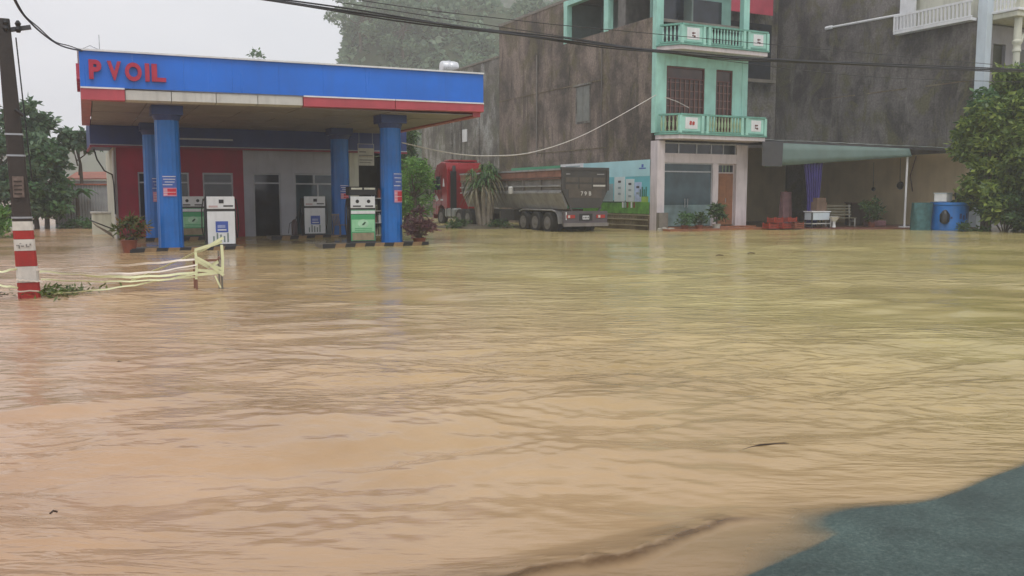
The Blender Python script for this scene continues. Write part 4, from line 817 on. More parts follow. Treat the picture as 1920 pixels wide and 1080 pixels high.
bp('logo_mark', .35, 3.12, .95, 3.18, bluedecal, .01); bp('logo_mark', .55, 3.2, .72, 3.36, bluedecal, .01)
bp('header_strip', 6.42, 3.3, 9.0, 3.60, white, .002); bp('header_lettering', 6.8, 3.4, 8.4, 3.48, printgrey, .008); bp('green_sheet', 6.42, 1.0, 15.5, 3.28, bannergreen, .0); bp('green_sheet_top', 9.02, 3.29, 15.5, 3.55, bannergreen, .0)

# rear annex and roof tank, back building between the houses
rx_ = thing('rear_annex', 'lower pale streaked concrete annex behind the mint house', 'building', (HX, HY+17.72, 0))
m = MB(); m.box(0, 0, -.4, 5.8, 14.5, 11.0); part('wall', m, HW2, rx_)
m = MB(); m.box(-.06, -.0, 11.002, 5.9, 14.6, 11.12); part('roof_edge', m, concrete, rx_)
for y in (3.2, 6.4, 8.1): m = MB(); m.tube([(-.07, y, 10.5), (-.07, y, 1.2)], .07, 6); part('drain_pipe', m, HW2, rx_)
m = MB(); m.box(-.05, 5.3, 5.7, -.002, 6.1, 6.6); part('vent_plate', m, white, rx_)
wt = thing('roof_water_tank', 'stainless steel water tank on the annex roof above the canopy', 'water tank', (28.0, 66.0, 11.12))
m = MB()
for x in (-.45, .45):
    for y in (-.3, .3): m.bar((x, y, 0), (x, y, .25), .06, .06)
m.bar((-.6, -.3, .25), (.6, -.3, .25), .06, .06); m.bar((-.6, .3, .25), (.6, .3, .25), .06, .06); part('stand', m, darkgrey, wt)
m = MB(); cs = []
for x, r_ in ((-.72, .3), (-.66, .46), (-.4, .5), (-.38, .47), (-.3, .5), (0, .5), (.02, .47), (.1, .5), (.4, .5), (.66, .46), (.72, .3)): cs.append([(x, r_*math.cos(q), .78+r_*math.sin(q)) for q in [2*math.pi*j/18 for j in range(18)]])
m.rings(cs, 18); part('barrel', m, M('bright_steel', (.72, .74, .76), .3, .1, 3, metal=.4), wt, smooth=True)
m = MB(); m.lathe([(.16, 1.26), (.16, 1.32), (.05, 1.36)], 12); part('lid', m, steel, wt)
bb = thing('back_house', 'dark set-back building with a red awning between the two houses', 'building', (32.9, 46.4, 0))
m = MB(); m.box(0, 0, -.3, 11.0, 6, 15.5); part('wall', m, HW3, bb)
m = MB(); m.add([(.2, -.1, 14.3), (9.5, -.1, 14.3), (9.5, -1.1, 13.55), (.2, -1.1, 13.55), (.2, -.02, 15.6), (9.5, -.02, 15.6), (9.5, -1.1, 14.9), (.2, -1.1, 14.9)], [(0,1,2,3), (7,6,5,4), (3,2,6,7), (0,3,7,4), (1,5,6,2)]); part('red_awning', m, redsheet, bb)
m = MB(); m.box(.4, -.06, 9.6, 10.4, -.005, 13.2); part('window', m, darkglass, bb)
m = MB(); m.box(.3, -.5, 9.3, 10.5, -.062, 9.5); part('ledge', m, concrete, bb)

# ------------------------------------------------------------------ white house on the right
wh = thing('white_house', 'tall house with a long dark grey side wall and white front balconies', 'house', (44, 31.6, 0))
m = MB(); m.box(.0, .02, 4.1, .3, 15.6, 11.2); m.box(.0, 5.05, 11.202, .3, 15.6, 15.5); part('side_wall', m, HW3, wh)
m = MB(); m.box(.0, .02, -.3, .3, 10.6, 4.098); part('lower_side_wall', m, tanwall, wh)
m = MB(); m.box(.02, 10.61, -.3, .3, 14.6, 4.097); part('lower_rear_wall', m, HW3, wh)
m = MB(); m.box(.35, .35, -.3, 9, 14.5, 15.5); part('core', m, cream, wh)
m = MB(); m.box(-.04, -.52, -.3, .42, .018, 15.5); part('corner_pier', m, bluewhite, wh)
m = MB(); m.box(.422, .0, -.3, 1.35, .348, 10.9); m.box(2.4, .0, -.3, 9, .348, 10.9); m.box(1.352, .0, 9.95, 2.398, .348, 10.9); m.box(1.352, .0, -.3, 2.398, .348, 7.5); part('front_wall', m, M('grey_lilac_plaster', (.34, .33, .36), .6, .2, 1, dirt=.4), wh)
m = MB(); m.box(1.352, .2, 7.5, 2.398, .24, 9.95); part('window', m, M('olive_glass', (.05, .055, .025), .2), wh)
m = MB(); m.box(3.6, -.02, 7.3, 4.7, -.002, 9.8); part('window', m, M('olive_glass_b', (.07, .07, .04), .3), wh)
m = MB(); m.box(.42, -1.9, 11.0, 9, .34, 11.28); bl_ = part('front_balcony', m, cream, wh, bevel=.03); m = MB(); m.box(.34, -2.0, 11.282, 9.1, -.02, 11.42); part('cornice', m, white, bl_, bevel=.02)
bm_ = MB(); bm_.lathe([(.05, 0), (.06, .06), (.035, .14), (.075, .34), (.06, .48), (.035, .68), (.05, .76), (.05, .82)], 8); bw = bm_.mesh('baluster', white); bw.polygons.foreach_set('use_smooth', [True]*len(bw.polygons))
for i in range(8): link('baluster', bw, bl_, loc=(.5, -1.72+.21*i, 11.42))
for i in range(14): link('baluster', bw, bl_, loc=(1.35+.24*i, -1.85, 11.42))
m = MB(); m.bar((.5, -1.9, 12.3), (.5, 0, 12.3), .16, .12); m.bar((.45, -1.86, 12.3), (9, -1.86, 12.3), .16, .12); part('handrail', m, white, bl_)
m = MB(); m.box(.45, -1.98, 11.42, 1.2, -1.7, 15.4); part('balcony_pillar', m, cream, bl_)
def colum(x, y):
    m = MB(); m.lathe([(.17, -.3), (.17, 9.2), (.21, 9.25), (.21, 9.35), (.18, 9.4), (.18, 9.6), (.25, 9.7), (.25, 9.8), (.19, 9.85), (.19, 10.998)], 16, (x, y)); part('round_column', m, cream, wh, smooth=True)
colum(.95, -1.6); colum(4.4, -1.6)
m = MB()
for i in range(10):
    a0, a1 = math.pi*i/10, math.pi*(i+1)/10; p = lambda a, r_: (2.68-r_*math.cos(a), 9.75+.75*r_/1.5*math.sin(a))
    q = [p(a0, 1.55), p(a1, 1.55), p(a1, 1.42), p(a0, 1.42)]; m.prism(q, lambda a, b, d: (a, d, b), -1.7, -1.5)
part('arch_trim', m, cream, wh)
# side balustrade and gutter
sb = MB(); sb.box(-.5, .1, 11.05, .0-.002, 5.02, 11.2); sb_o = part('side_balcony', sb, white, wh)
m = MB(); m.bar((-.42, .1, 12.08), (-.42, 5.02, 12.08), .1, .12); m.bar((-.42, .1, 11.26), (-.42, 5.02, 11.26), .1, .08); part('handrail', m, white, sb_o)
bs = MB(); bs.box(-.04, -.05, 0, .04, .05, .74); bsm = bs.mesh('baluster', white)
for i in range(20): link('baluster', bsm, sb_o, loc=(-.42, .25+.24*i, 11.3))
m = MB(); m.box(-.0, 4.0, 11.202, .1, 5.04, 15); m.box(-.48, 4.95, 11.2, -.36, 5.05, 12.1); part('end_panel', m, white, sb_o)
m = MB(); m.box(.6, .4, 11.3, .8, 4.0, 14.5); part('recess_wall', m, cream, sb_o)
m = MB(); m.tube([(-.12, 4.9, 12.2), (-.12, 10.4, 12.35)], .07, 8); m.tube([(-.12, 10.0, 12.34), (-.12, 10.5, 12.34)], .12, 8); part('gutter_pipe', m, white, wh)
for y in (3.1, 7.2, 11.0):
    m = MB(); m.box(-.02, .1+y-3, 7.9, -.002, y+.0, 7.96); part('floor_joint', m, baseW, wh)

# ------------------------------------------------------------------ lean-to shed between the houses
sh = thing('lean_to_shed', 'open lean-to with a tin roof between mint house and grey wall', 'shed')
A, B = Vector((32.75, 35.6, 4.66)), Vector((43.9, 31.3, 4.22)); C_, D_ = Vector((43.9, 45.9, 5.3)), Vector((32.75, 45.9, 5.3))
n = 24; m = MB(); vs = []; 
for i in range(n+1):
    k = i/n; zz = .03*(i % 2)
    p, q = A.lerp(B, k), D_.lerp(C_, k); vs += [p+Vector((0, 0, zz)), q+Vector((0, 0, zz)), q+Vector((0, 0, zz+.02)), p+Vector((0, 0, zz+.02))]
m.add(vs, [(4*i, 4*i+1, 4*i+5, 4*i+4) for i in range(n)]+[(4*i+3, 4*i+7, 4*i+6, 4*i+2) for i in range(n)]+[(4*i, 4*i+4, 4*i+7, 4*i+3) for i in range(n)]); part('roof_sheet', m, M('pale_tin', (.34, .38, .38), .4, .2, 1, metal=.2), sh)
m = MB(); m.bar(A-Vector((.1, -.04, .08)), B-Vector((0, 0, .08)), .08, .12); m.bar(A.lerp(B, .3)-Vector((0, 0, .1)), D_.lerp(C_, .3)-Vector((0, 0, .1)), .1, .1); m.bar(A.lerp(B, .7)-Vector((0, 0, .1)), D_.lerp(C_, .7)-Vector((0, 0, .1)), .1, .1); part('roof_beam', m, darkgrey, sh)
PP = A.lerp(B, .68); m = MB(); m.tube([(PP.x, PP.y, -.3), (PP.x, PP.y, PP.z-.12)], .055, 8); m.box(PP.x-.2, PP.y-.2, -.3, PP.x+.2, PP.y+.2, .12); part('post', m, white, sh)
m = MB(); m.box(32.8, 45.3, -.3, 38.5, 45.5, 4.9); part('back_wall', m, M('dark_shed_wall', (.08, .075, .055), .8, .4, .8), sh)  # left part of the back wall in a darker tone
m = MB(); m.box(38.502, 45.28, -.3, 43.95, 45.5, 4.9); part('back_wall', m, tanwall, sh)
m = MB(); m.prism([(32.7, 35.2), (37.8, 32.4), (43.9, 30.9), (43.9, 45), (32.7, 45)], lambda a, b, d: (a, b, d), -.3, .06); part('porch_floor', m, M('dull_red_floor', (.16, .06, .045), .4, .3, 2, dirt=.6), sh)
tp_ = thing('hanging_tarpaulin', 'grey-green tarpaulin hung along the front edge of the lean-to', 'tarpaulin')
m = MB(); vs = []; N = 30; p0, p1 = A+Vector((.1, -.1, -.13)), A.lerp(B, .68)+Vector((0, -.1, -.12))
for i in range(N+1):
    k = i/N; p = p0.lerp(p1, k); hgt = (1.28*(1-k)+.42*k); wv = .05*math.sin(i*1.1)+.03*math.sin(i*2.7)
    for j in range(4): vs.append(p+Vector((wv*j/3*.6, -wv*j/3-.12*j/3, -hgt*j/3)))
m.add(vs, [(4*i+j, 4*i+4+j, 4*i+5+j, 4*i+1+j) for i in range(N) for j in range(3)]); o = part('sheet', m, tarp, tp_, smooth=True); o.modifiers.new('t', 'SOLIDIFY').thickness = .01
m = MB(); q = A+Vector((.0, -.1, -.1)); m.add([q+Vector((-.05, 0, 0)), q+Vector((1.0, -.42, -.04)), q+Vector((.95, -.42, -1.3)), q+Vector((-.05, .0, -1.25))], [(0, 1, 2, 3)]); o = part('dark_flap', m, darkgrey, tp_); o.location = (-.05, -.12, 0); o.modifiers.new('t', 'SOLIDIFY').thickness = .01
# folded purple curtain
cu = thing('purple_curtain', 'gathered indigo curtain hanging from the tarpaulin edge', 'curtain', tuple(Vector((A.lerp(B, .245).x, A.lerp(B, .245).y+.05, 0))), R(-21))
m = MB(); vs = []; N = 26
for j in range(9):
    k = j/8; z = 3.72*(1-k)+.12*k; wd = .52*(1-k)**1.2+.30*k; wd = .56-.30*math.sin(k*1.5)
    for i in range(N+1): u = i/N-.5; vs.append((u*2*wd+.08*math.sin(k*3), .07*math.sin(i*1.55+k)*(.6+.4*k), z))
m.add(vs, [(j*(N+1)+i, (j+1)*(N+1)+i, (j+1)*(N+1)+i+1, j*(N+1)+i+1) for j in range(8) for i in range(N)]); o = part('cloth', m, purple, cu, smooth=True); o.modifiers.new('t', 'SOLIDIFY').thickness = .012
# goods in and in front of the shed
def crate(x, y, z, w_, d_, h_, mat, label, rz=0., group='red crates stacked beside the mint house'):
    t = thing('plastic_crate', label, 'crate', (x, y, z), rz, group)
    m = MB(); m.box(-w_/2, -d_/2, 0, w_/2, d_/2, .02); part('base', m, mat, t)
    m = MB()
    for k in range(3): z0 = .03+(h_-.05)*k/3; [m.box(*b) for b in ((-w_/2, -d_/2, z0, w_/2, -d_/2+.02, z0+(h_-.05)/3-.03), (-w_/2, d_/2-.02, z0, w_/2, d_/2, z0+(h_-.05)/3-.03), (-w_/2, -d_/2+.02, z0, -w_/2+.02, d_/2-.02, z0+(h_-.05)/3-.03), (w_/2-.02, -d_/2+.02, z0, w_/2, d_/2-.02, z0+(h_-.05)/3-.03))]
    for sx in (-1, 1):
        for sy in (-1, 1): m.box(sx*w_/2-.025, sy*d_/2-.025, 0, sx*w_/2+.025, sy*d_/2+.025, h_)
    part('slatted_sides', m, mat, t); return t
crate(32.75, 34.7, .06, .6, .45, .3, plasticred, 'lower left red crate beside the white door pillar'); crate(33.45, 34.5, .06, .6, .45, .3, plasticred, 'lower middle red crate beside the mint house', .1)
crate(33.0, 34.65, .365, .6, .45, .28, plasticred, 'red crate on top of the lower left one', .08); crate(34.05, 34.2, .06, .55, .45, .34, terra, 'browner crate at the right end of the red crates', -.1); crate(33.75, 34.4, .41, .55, .42, .24, plasticred, 'upper right red crate straddling the two crates below')
t = thing('draped_stand', 'upright stand draped with dull pinkish cloth in the dark shed', 'stand', (35.0, 36.0, .06)); m = MB(); vs = []; N = 20
for j in range(7):
    for i in range(N): a = 6.283*i/N; rr_ = .34+.05*math.sin(i*2.2)*(j/6)+.06*j/6; vs.append((rr_*math.cos(a), rr_*.7*math.sin(a), 1.9-1.85*j/6))
m.add(vs, [(j*N+i, (j+1)*N+i, (j+1)*N+(i+1) % N, j*N+(i+1) % N) for j in range(6) for i in range(N)]+[tuple(range(N))]); part('cloth', m, M('dull_pink_cloth', (.16, .08, .09), .7, .4, 3), t, smooth=True); m = MB(); m.box(-.05, -.05, 0, .05, .05, 1.95); part('frame', m, wood, t)
t = thing('low_table', 'white low table with a box on it left of the purple curtain', 'table', (35.7, 34.4, .06), -.1)
m = MB(); m.box(-.62, -.35, .82, .62, .35, .88); part('table_top', m, white, t, bevel=.01); m = MB(); m.box(-.58, -.33, .42, .58, .33, .80); part('drawer_front', m, bluewhite, t); m = MB(); m.box(-.6, -.34, .2, .6, .34, .25); part('lower_shelf', m, offwhite, t)
for x in (-.57, .57):
    for y in (-.3, .3): m = MB(); m.box(x-.03, y-.03, 0, x+.03, y+.03, .82); part('leg', m, darkgrey, t)
m = MB(); m.box(-.38, -.25, 0, .38, .25, .48); m.box(-.3, -.2, .482, .36, .2, .7); solo('cardboard_box', m, M('cardboard', (.16, .10, .07), .8, .3, 3), 'brown cardboard boxes on the low white table', 'box', (35.85, 34.5, .945), .05)
t = thing('wash_basin', 'small white basin on the floor at the purple curtain foot', 'basin', (36.05, 33.55, .1)); m = MB(); m.lathe([(.16, .35), (.26, .55), (.28, .56), (.24, .52), (.14, .38)], 16); part('bowl', m, white, t, smooth=True); m = MB(); m.lathe([(.1, 0), (.07, .2), (.1, .36)], 10); part('stand', m, white, t, smooth=True)
t = thing('slatted_bench', 'pale slatted bench right of the purple curtain', 'bench', (38.3, 35.2, .06), -.35)
for i in range(5): m = MB(); m.box(-.8, -.3+.13*i, .46, .8, -.2+.13*i, .49); part('slat', m, M('pale_wood', (.32, .29, .2), .6, .3, 3) if not i else bpy.data.materials['pale_wood'], t)
for i in range(4): m = MB(); m.box(-.8, .34+.03*i, .6+.16*i, .8, .37+.03*i, .7+.16*i); part('slat', m, bpy.data.materials['pale_wood'], t)
for x in (-.7, .7): m = MB(); m.bar((x, -.27, 0), (x, -.27, .46), .06, .06); m.bar((x, .28, 0), (x, .45, 1.2), .06, .06); m.bar((x, -.27, .3), (x, .3, .3), .05, .05); part('leg', m, offwhite, t)
t = thing('dark_cabinet', 'dark low cabinet against the tan wall behind the bench', 'cabinet', (41.2, 36.3, .06), -.2); m = MB(); m.box(-.9, -.3, 0, .9, .3, 1.25); part('carcass', m, M('dark_cabinet_wood', (.035, .02, .015), .5, .3, 2), t, bevel=.01); m = MB(); m.box(-.95, -.33, 1.252, .95, .33, 1.31); part('top', m, darkwood, t)
for x in (-.86, -.27, .32): m = MB(); m.box(x, -.32, .1, x+.54, -.301, 1.15); part('door', m, M('cab_door', (.05, .028, .02), .5) if x < -.8 else bpy.data.materials['cab_door'], t)
m = MB(); m.box(-.5, -.35, 0, .5, .35, .32); solo('pink_mat_roll', m, M('pinkish_mat', (.22, .10, .12), .7, .4, 3), 'low pinkish bundle on the floor before the dark cabinet', 'bundle', (40.3, 34.6, .06), -.3, bevel=.05)
for y, z, r_, lab in ((37.9, 2.15, .13, 'small pan hanging from a cord on the tan wall'), (36.0, 2.35, .24, 'large dark round pan hanging on the tan wall')):
    t = thing('hanging_pan', lab, 'pan', (43.93, y, z), 0, 'pans hung on the tan wall'); m = MB(); m.rings([[(-d, rr_*math.cos(q), rr_*math.sin(q)) for q in [6.283*j/14 for j in range(14)]] for d, rr_ in ((0, r_), (.07, r_*.8), (.075, r_*.2))], 14); part('pan', m, black, t)
    m = MB(); m.bar((-.03, 0, r_), (-.03, .02, r_+.35), .03, .015); m.tube([(-.03, .02, r_+.35), (-.02, .05, 1.6)], .012, 5); part('handle', m, black, t)
m = MB(); m.tube([(0, 0, 2.0), (-.1, .25, .9), (-.05, .1, 0)], .03, 6); solo('hanging_hose', m, M('brown_hose', (.12, .05, .03), .6), 'brown hose hanging down the tan wall right of the white post', 'hose', (43.8, 34.9, 2.0))
potted('potted_plant', 'bushy potted plant just left of the white shed post', 'potted plant', 39.0, 33.7, 1.5, .6, gdark, 520, .26, .02, .2, .3, seed=9, nc=12)
potted('potted_plant', 'low reddish-stemmed potted plant left before the shopfront', 'potted plant', 27.75, 35.4, .9, .42, gmid, 360, .2, .0, .2, .28, seed=11)
potted('potted_plant', 'middle low potted plant before the shopfront', 'potted plant', 28.6, 35.35, .85, .4, gdark, 340, .2, .0, .2, .28, seed=12)
potted('potted_plant', 'tall leafy potted plant before the right edge of the shopfront', 'potted plant', 29.75, 35.4, 1.25, .5, gdark, 480, .26, .0, .22, .32, potm=offwhite, seed=13)
m = MB()
for i, (x, y, r_) in enumerate(((0, 0, .18), (.3, -.12, .14), (-.25, .05, .13), (.12, -.22, .11), (.55, .02, .12))): m.lathe([(r_, -.1), (r_*.9, r_*.4), (r_*.45, r_*.75), (r_*.1, r_*.8)], 7, (x, y))
solo('rubble', m, M('pale_rubble', (.34, .32, .26), .8, .3, 6, bump=.5), 'pale rubble heap at the corner of the mint house', 'rubble', (26.75, 35.75, .05), kind='stuff')

# ------------------------------------------------------------------ blue tank, net bin and things by the tan wall
tk = thing('blue_tank', 'round bright blue tank with dark marks standing right of the shed post', 'tank', (40.35, 30.0, 0))
m = MB(); m.lathe([(.86, -.3), (.88, .0), (.90, .1), (.88, .14), (.88, 1.25), (.93, 1.30), (.93, 1.42), (.86, 1.42), (.84, 1.2), (.83, .6)], 28); part('barrel', m, tankblue, tk, smooth=True)
for a0, z0, h_, w_ in ((-.62, .62, .16, .2), (-.45, .60, .1, .1), (.0, .60, .26, .14), (.18, .56, .22, .12), (.4, .62, .26, .1)):
    m = MB(); c_ = -1.57-R(45)+.45+a0*1.1
    vs = [(.894*math.cos(c_+w_*u), .894*math.sin(c_+w_*u), z) for z in (z0, z0+h_) for u in (-.5, 0, .5)]; m.add(vs, [(0,1,4,3), (1,2,5,4)]); o = part('dark_mark', m, navy, tk)
t = thing('white_basket', 'white box lying on the blue tank rim beside dark tools', 'box', (40.0, 30.1, 1.44), .3); m = MB(); m.box(-.55, -.3, 0, .3, .3, .42); part('body', m, white, t, bevel=.03); m = MB(); m.box(-.57, -.32, .422, .32, .32, .46); part('lid', m, bluewhite, t)
t = thing('black_tool', 'black machine parts sticking up from the blue tank', 'tool', (40.9, 29.85, 1.2)); m = MB(); m.box(-.3, -.12, 0, .1, .12, .62); m.box(.02, -.1, .3, .3, .1, .8); part('body', m, black, t, bevel=.03); m = MB(); m.tube([(-.3, 0, .3), (-.42, 0, .7)], .05, 6); part('handle', m, black, t)
m = MB(); vs = []; N = 16
for j in range(5):
    for i in range(N): a = 6.283*i/N; r_ = .55*(1+.06*math.sin(i*2.1+j)); vs.append((r_*math.cos(a), r_*.8*math.sin(a), -.2+1.6*j/4))
m.add(vs, [(j*N+i, j*N+(i+1) % N, (j+1)*N+(i+1) % N, (j+1)*N+i) for j in range(4) for i in range(N)]+[tuple(range(4*N, 5*N))]); solo('net_covered_bin', m, M('blue_green_net', (.05, .14, .15), .7, .4, 4), 'dull blue-green covered bin between white post and blue tank', 'bin', (39.0, 30.6, 0), smooth=True)
m = MB(); m.lathe([(.1, .35), (.22, .45), (.24, .8), (.12, .98), (.05, 1.05)], 12); solo('black_bag', m, black, 'black bag hung on the left side of the blue tank', 'bag', (39.45, 29.6, 0), smooth=True)

# ------------------------------------------------------------------ tipper truck parked along the wall
tr = thing('dump_truck', 'red-cabbed semi-trailer tipper truck seen from behind, parked beside the stained wall', 'truck', (21.58, 36.9, -.12))
tr_h = 0
def tp2(nm, mb, mt, par=tr, **k): return part(nm, mb, mt, par, **k)
# chassis and axles
m = MB(); m.box(.75, .2, .85, .95, 12.6, 1.1); m.box(1.55, .2, .85, 1.75, 12.6, 1.1)
for y in (1.9, 3.2, 4.5, 6.5, 9.0): m.box(.95, y-.06, .9, 1.55, y+.06, 1.05)
tp2('chassis', m, trailerdk)
def wheel(x, y, s_, dual=True, r=.54):
    wdt = .56 if dual else .3; x0, x1 = (x, x+wdt) if s_ < 0 else (x-wdt, x); cs = []
    def ring(xx, rr): return [(xx, y+rr*math.cos(q), .52+rr*math.sin(q)) for q in [6.2832*j/22 for j in range(22)]]
    for xx, rr in ((x0+.02, r*.62), (x0, r*.9), (x0+.04, r), (x0+wdt*.42, r), (x0+wdt*.46, r*.93), (x0+wdt*.54, r*.93), (x0+wdt*.58, r), (x1-.04, r), (x1, r*.9), (x1-.02, r*.62)): cs.append(ring(xx, rr))
    m = MB(); m.rings(cs, 22); wl = tp2('wheel', m, rubber, smooth=True)
    o = x0 if s_ < 0 else x1; e = 1 if s_ < 0 else -1
    m = MB(); m.rings([ring(o+e*.0, r*.6), ring(o+e*.06, r*.56), ring(o+e*.1, r*.3), ring(o-e*.01, r*.26), ring(o-e*.03, r*.16)], 22); part('rim', m, M('dusty_rim', (.16, .15, .14), .6) if 'dusty_rim' not in bpy.data.materials else bpy.data.materials['dusty_rim'], wl, smooth=True)
for y in (1.55, 2.85, 4.15):
    wheel(-.02, y, -1); wheel(2.52, y, 1)
# tipper body with ribs
L0, L1, ZB, ZTt = 0.15, 12.2, 1.42, 3.14
m = MB(); pr = [(0., ZTt), (0., ZB+.75), (.35, ZB), (2.15, ZB), (2.5, ZB+.75), (2.5, ZTt)]
inn = [(.06, ZTt), (.06, ZB+.77), (.38, ZB+.06), (2.12, ZB+.06), (2.44, ZB+.77), (2.44, ZTt)]
V_ = [(x, L0, z) for x, z in pr]+[(x, L1, z) for x, z in pr]+[(x, L0, z) for x, z in inn]+[(x, L1, z) for x, z in inn]
F_ = [(i, i+6, i+7, i+1) for i in range(5)]+[(12+i, 13+i, 19+i, 18+i) for i in range(5)]+[(0, 12, 18, 6), (5, 11, 23, 17), (6, 7, 8, 9, 10, 11)]
m.add(V_, F_); body = tp2('tipper_body', m, trailer)
m = MB(); m.box(-.06, L0, ZTt-.36, .0-.003, L1, ZTt-.03); part('top_stripe', m, rust, body, label='rusty orange top board')
m = MB(); m.box(-.11, L0, ZTt-.04, .07, L1, ZTt+.05); m.box(2.43, L0, ZTt-.04, 2.61, L1, ZTt+.05); part('top_rail', m, ribgrey, body)
for z in (ZTt-.42, ZTt-.78, ZTt-1.1): m = MB(); m.box(-.09, L0, z-.05, -.003, L1, z+.03); part('side_rail', m, ribgrey if z < 2.4 else M('brown_rail', (.14, .07, .05), .6) if 'brown_rail' not in bpy.data.materials else bpy.data.materials['brown_rail'], body)
for y in (2.2, 4.1, 6.0, 7.9, 9.8, 11.9): m = MB(); m.box(-.075, y-.06, ZB+.72, -.003, y+.06, ZTt-.42); part('rib', m, trailer, body)
m = MB(); m.prism([(-.03, ZB+.72), (.33, ZB-.02), (.30, ZB-.2), (-.06, ZB+.55)], lambda a, b, d: (a, d, b), L0, L1-.3); part('chute_panel', m, ribgrey, body)
m = MB(); m.lathe([(.13, 1.95), (.15, 2.0), (.15, 2.3), (.1, 2.36)], 8, (-.14, 5.3)); part('hinge_box', m, offwhite, body)
ld = MB(); 
for i in range(13): ld.box(.1, .3+.9*i, ZTt-.35, 2.4, 1.15+.9*i, ZTt-.12+.06*((i*5) % 3))
part('load', ld, mudprint, body)
# tailgate
m = MB(); m.prism([(-.05, ZTt+.02), (-.05, ZB+.72), (.42, ZB-.15), (2.1, ZB-.15), (2.55, ZB+.72), (2.55, ZTt+.02)], lambda a, b, d: (a, d, b), .02, .14); tg = tp2('tailgate', m, trailerdk)
m = MB(); m.box(-.10, -.02, ZTt-.02, 2.6, .15, ZTt+.10); m.box(-.10, -.03, ZB+.7, .05, .02-.002, ZTt-.022); m.box(2.45, -.03, ZB+.7, 2.6, .018, ZTt-.022); part('frame', m, trailerdk, tg)
for z0 in (ZTt-.62, ZTt-.95):
    for i in range(3): m = MB(); m.box(.12+.78*i, -.0, z0, .82+.78*i, .018, z0+.24); part('pressed_panel', m, M('olive_brown_steel', (.085, .070, .055), .5, .3, 3, dirt=.6) if 'olive_brown_steel' not in bpy.data.materials else bpy.data.materials['olive_brown_steel'], tg)
m = MB(); m.box(.3, -.0, ZB+.35, 2.2, .018, ZB+.78); part('pressed_panel', m, bpy.data.materials['olive_brown_steel'], tg)
m = MB(); m.box(1.68, -.02, 2.32, 2.38, -.003, 2.40); part('reflector_strip', m, offwhite, tg)
for x, wdt in ((.15, .22), (1.9, .42)): m = MB(); m.box(x, -.02, ZTt-.25, x+wdt, -.003, ZTt-.2); part('paint_mark', m, ribgrey, tg)
for i, ch in enumerate('79B'): glyph(ch, offwhite, tg, 'painted_number', .2, .13, .01, (.98+.2*i+.06*(i > 1), -.012, 1.88), UPR, .02)
for s_ in (0, 1): m = MB(); x = .35 if not s_ else 2.15; m.bar((x, .0, ZB-.1), (x+(.25 if not s_ else -.25), .0, .95), .08, .08); part('latch_arm', m, trailerdk, tg)
# rear bumper, lights, plate
m = MB(); m.box(.0, -.05, .42, 2.5, .08, 1.12); bu = tp2('rear_panel', m, M('purple_grey_bumper', (.10, .085, .095), .5, .3, 2, dirt=.6)); m = MB(); m.box(-.03, -.12, .38, 2.53, -.052, .55); part('bumper_bar', m, trailer, bu)
m = MB(); m.box(.88, -.075, .66, 1.62, -.052, 1.0); part('plate_recess', m, black, bu); m = MB(); m.box(1.05, -.09, .72, 1.42, -.077, .9); npl = part('number_plate', m, white, bu)
for i in range(4): m = MB(); m.box(1.09+.085*i, -.096, .76, 1.14+.085*i, -.091, .86); part('plate_mark', m, darkgrey, npl)
for x in (.12, 1.85):
    m = MB(); m.box(x, -.075, .78, x+.5, -.052, .94); part('tail_lamp', m, lampred, bu); m = MB(); m.box(x+.1, -.085, .8, x+.22, -.076, .92); part('lamp_lens', m, offwhite, bu)
m = MB(); m.bar((.13, -.06, .7), (.13, -.06, 1.08), .05, .03); part('white_mark', m, white, bu)
# mudguard arch over the three axles
m = MB(); pts = [(.12, .62, .5), (.12, .68, .8), (.12, .9, 1.08), (.12, 1.3, 1.16), (.12, 4.4, 1.16), (.12, 4.8, 1.06)]; m.tube(pts, .045, 6)
for p, q in zip(pts, pts[1:]): m.add([p, q, (q[0]+.5, q[1], q[2]), (p[0]+.5, p[1], p[2])], [(0, 1, 2, 3)])
o = tp2('mudguard', m, ribgrey)
m = MB(); m.box(.05, 5.4, .55, .6, 6.9, 1.15); tp2('tool_box', m, trailerdk, bevel=.02); m = MB(); m.bar((.4, 7.6, 0.1), (.4, 7.6, 1.0), .12, .12); tp2('landing_leg', m, trailer)
# tractor: cab, tank, wheels
m = MB(); cp = [(14.5, 1.0), (14.5, 3.55), (14.75, 3.95), (15.5, 4.02), (16.25, 3.85), (16.75, 3.2), (16.95, 2.2), (17.0, .7), (16.1, .62), (16.0, 1.12), (15.55, 1.3), (15.05, 1.12), (15.0, 1.0)]
m.prism([(a, b) for a, b in cp], lambda a, b, d: (d, a, b), .05, 2.5); cab = tp2('cab', m, truckred, bevel=.05)
m = MB(); m.prism([(15.6, 2.25), (15.6, 3.1), (16.3, 3.1), (16.62, 2.3)], lambda a, b, d: (d, a, b), .03, .048); part('side_window', m, darkglass, cab)
m = MB(); m.box(.032, 15.48, 1.3, .049, 15.5, 3.2); m.box(.032, 15.5, 1.28, .049, 16.7, 1.3); part('door_seam', m, black, cab)
m = MB(); m.bar((.02, 15.6, 2.05), (.02, 15.85, 2.05), .03, .04); part('door_handle', m, black, cab)
m = MB(); m.prism([(14.95, 2.45), (15.25, 2.45), (15.1, 2.95)], lambda a, b, d: (d, a, b), .03, .049); part('emblem', m, white, cab)
m = MB(); m.prism([(15.9, 1.62), (16.3, 1.5), (16.6, 1.8), (16.35, 1.95)], lambda a, b, d: (d, a, b), .03, .049); part('emblem', m, white, cab)
m = MB(); m.box(.035, 15.2, 1.56, .049, 15.6, 1.66); part('side_lettering', m, white, cab)
m = MB(); m.box(.3, 14.9, 4.0, 2.3, 15.6, 4.14); part('roof_deflector', m, truckred, cab, bevel=.04)
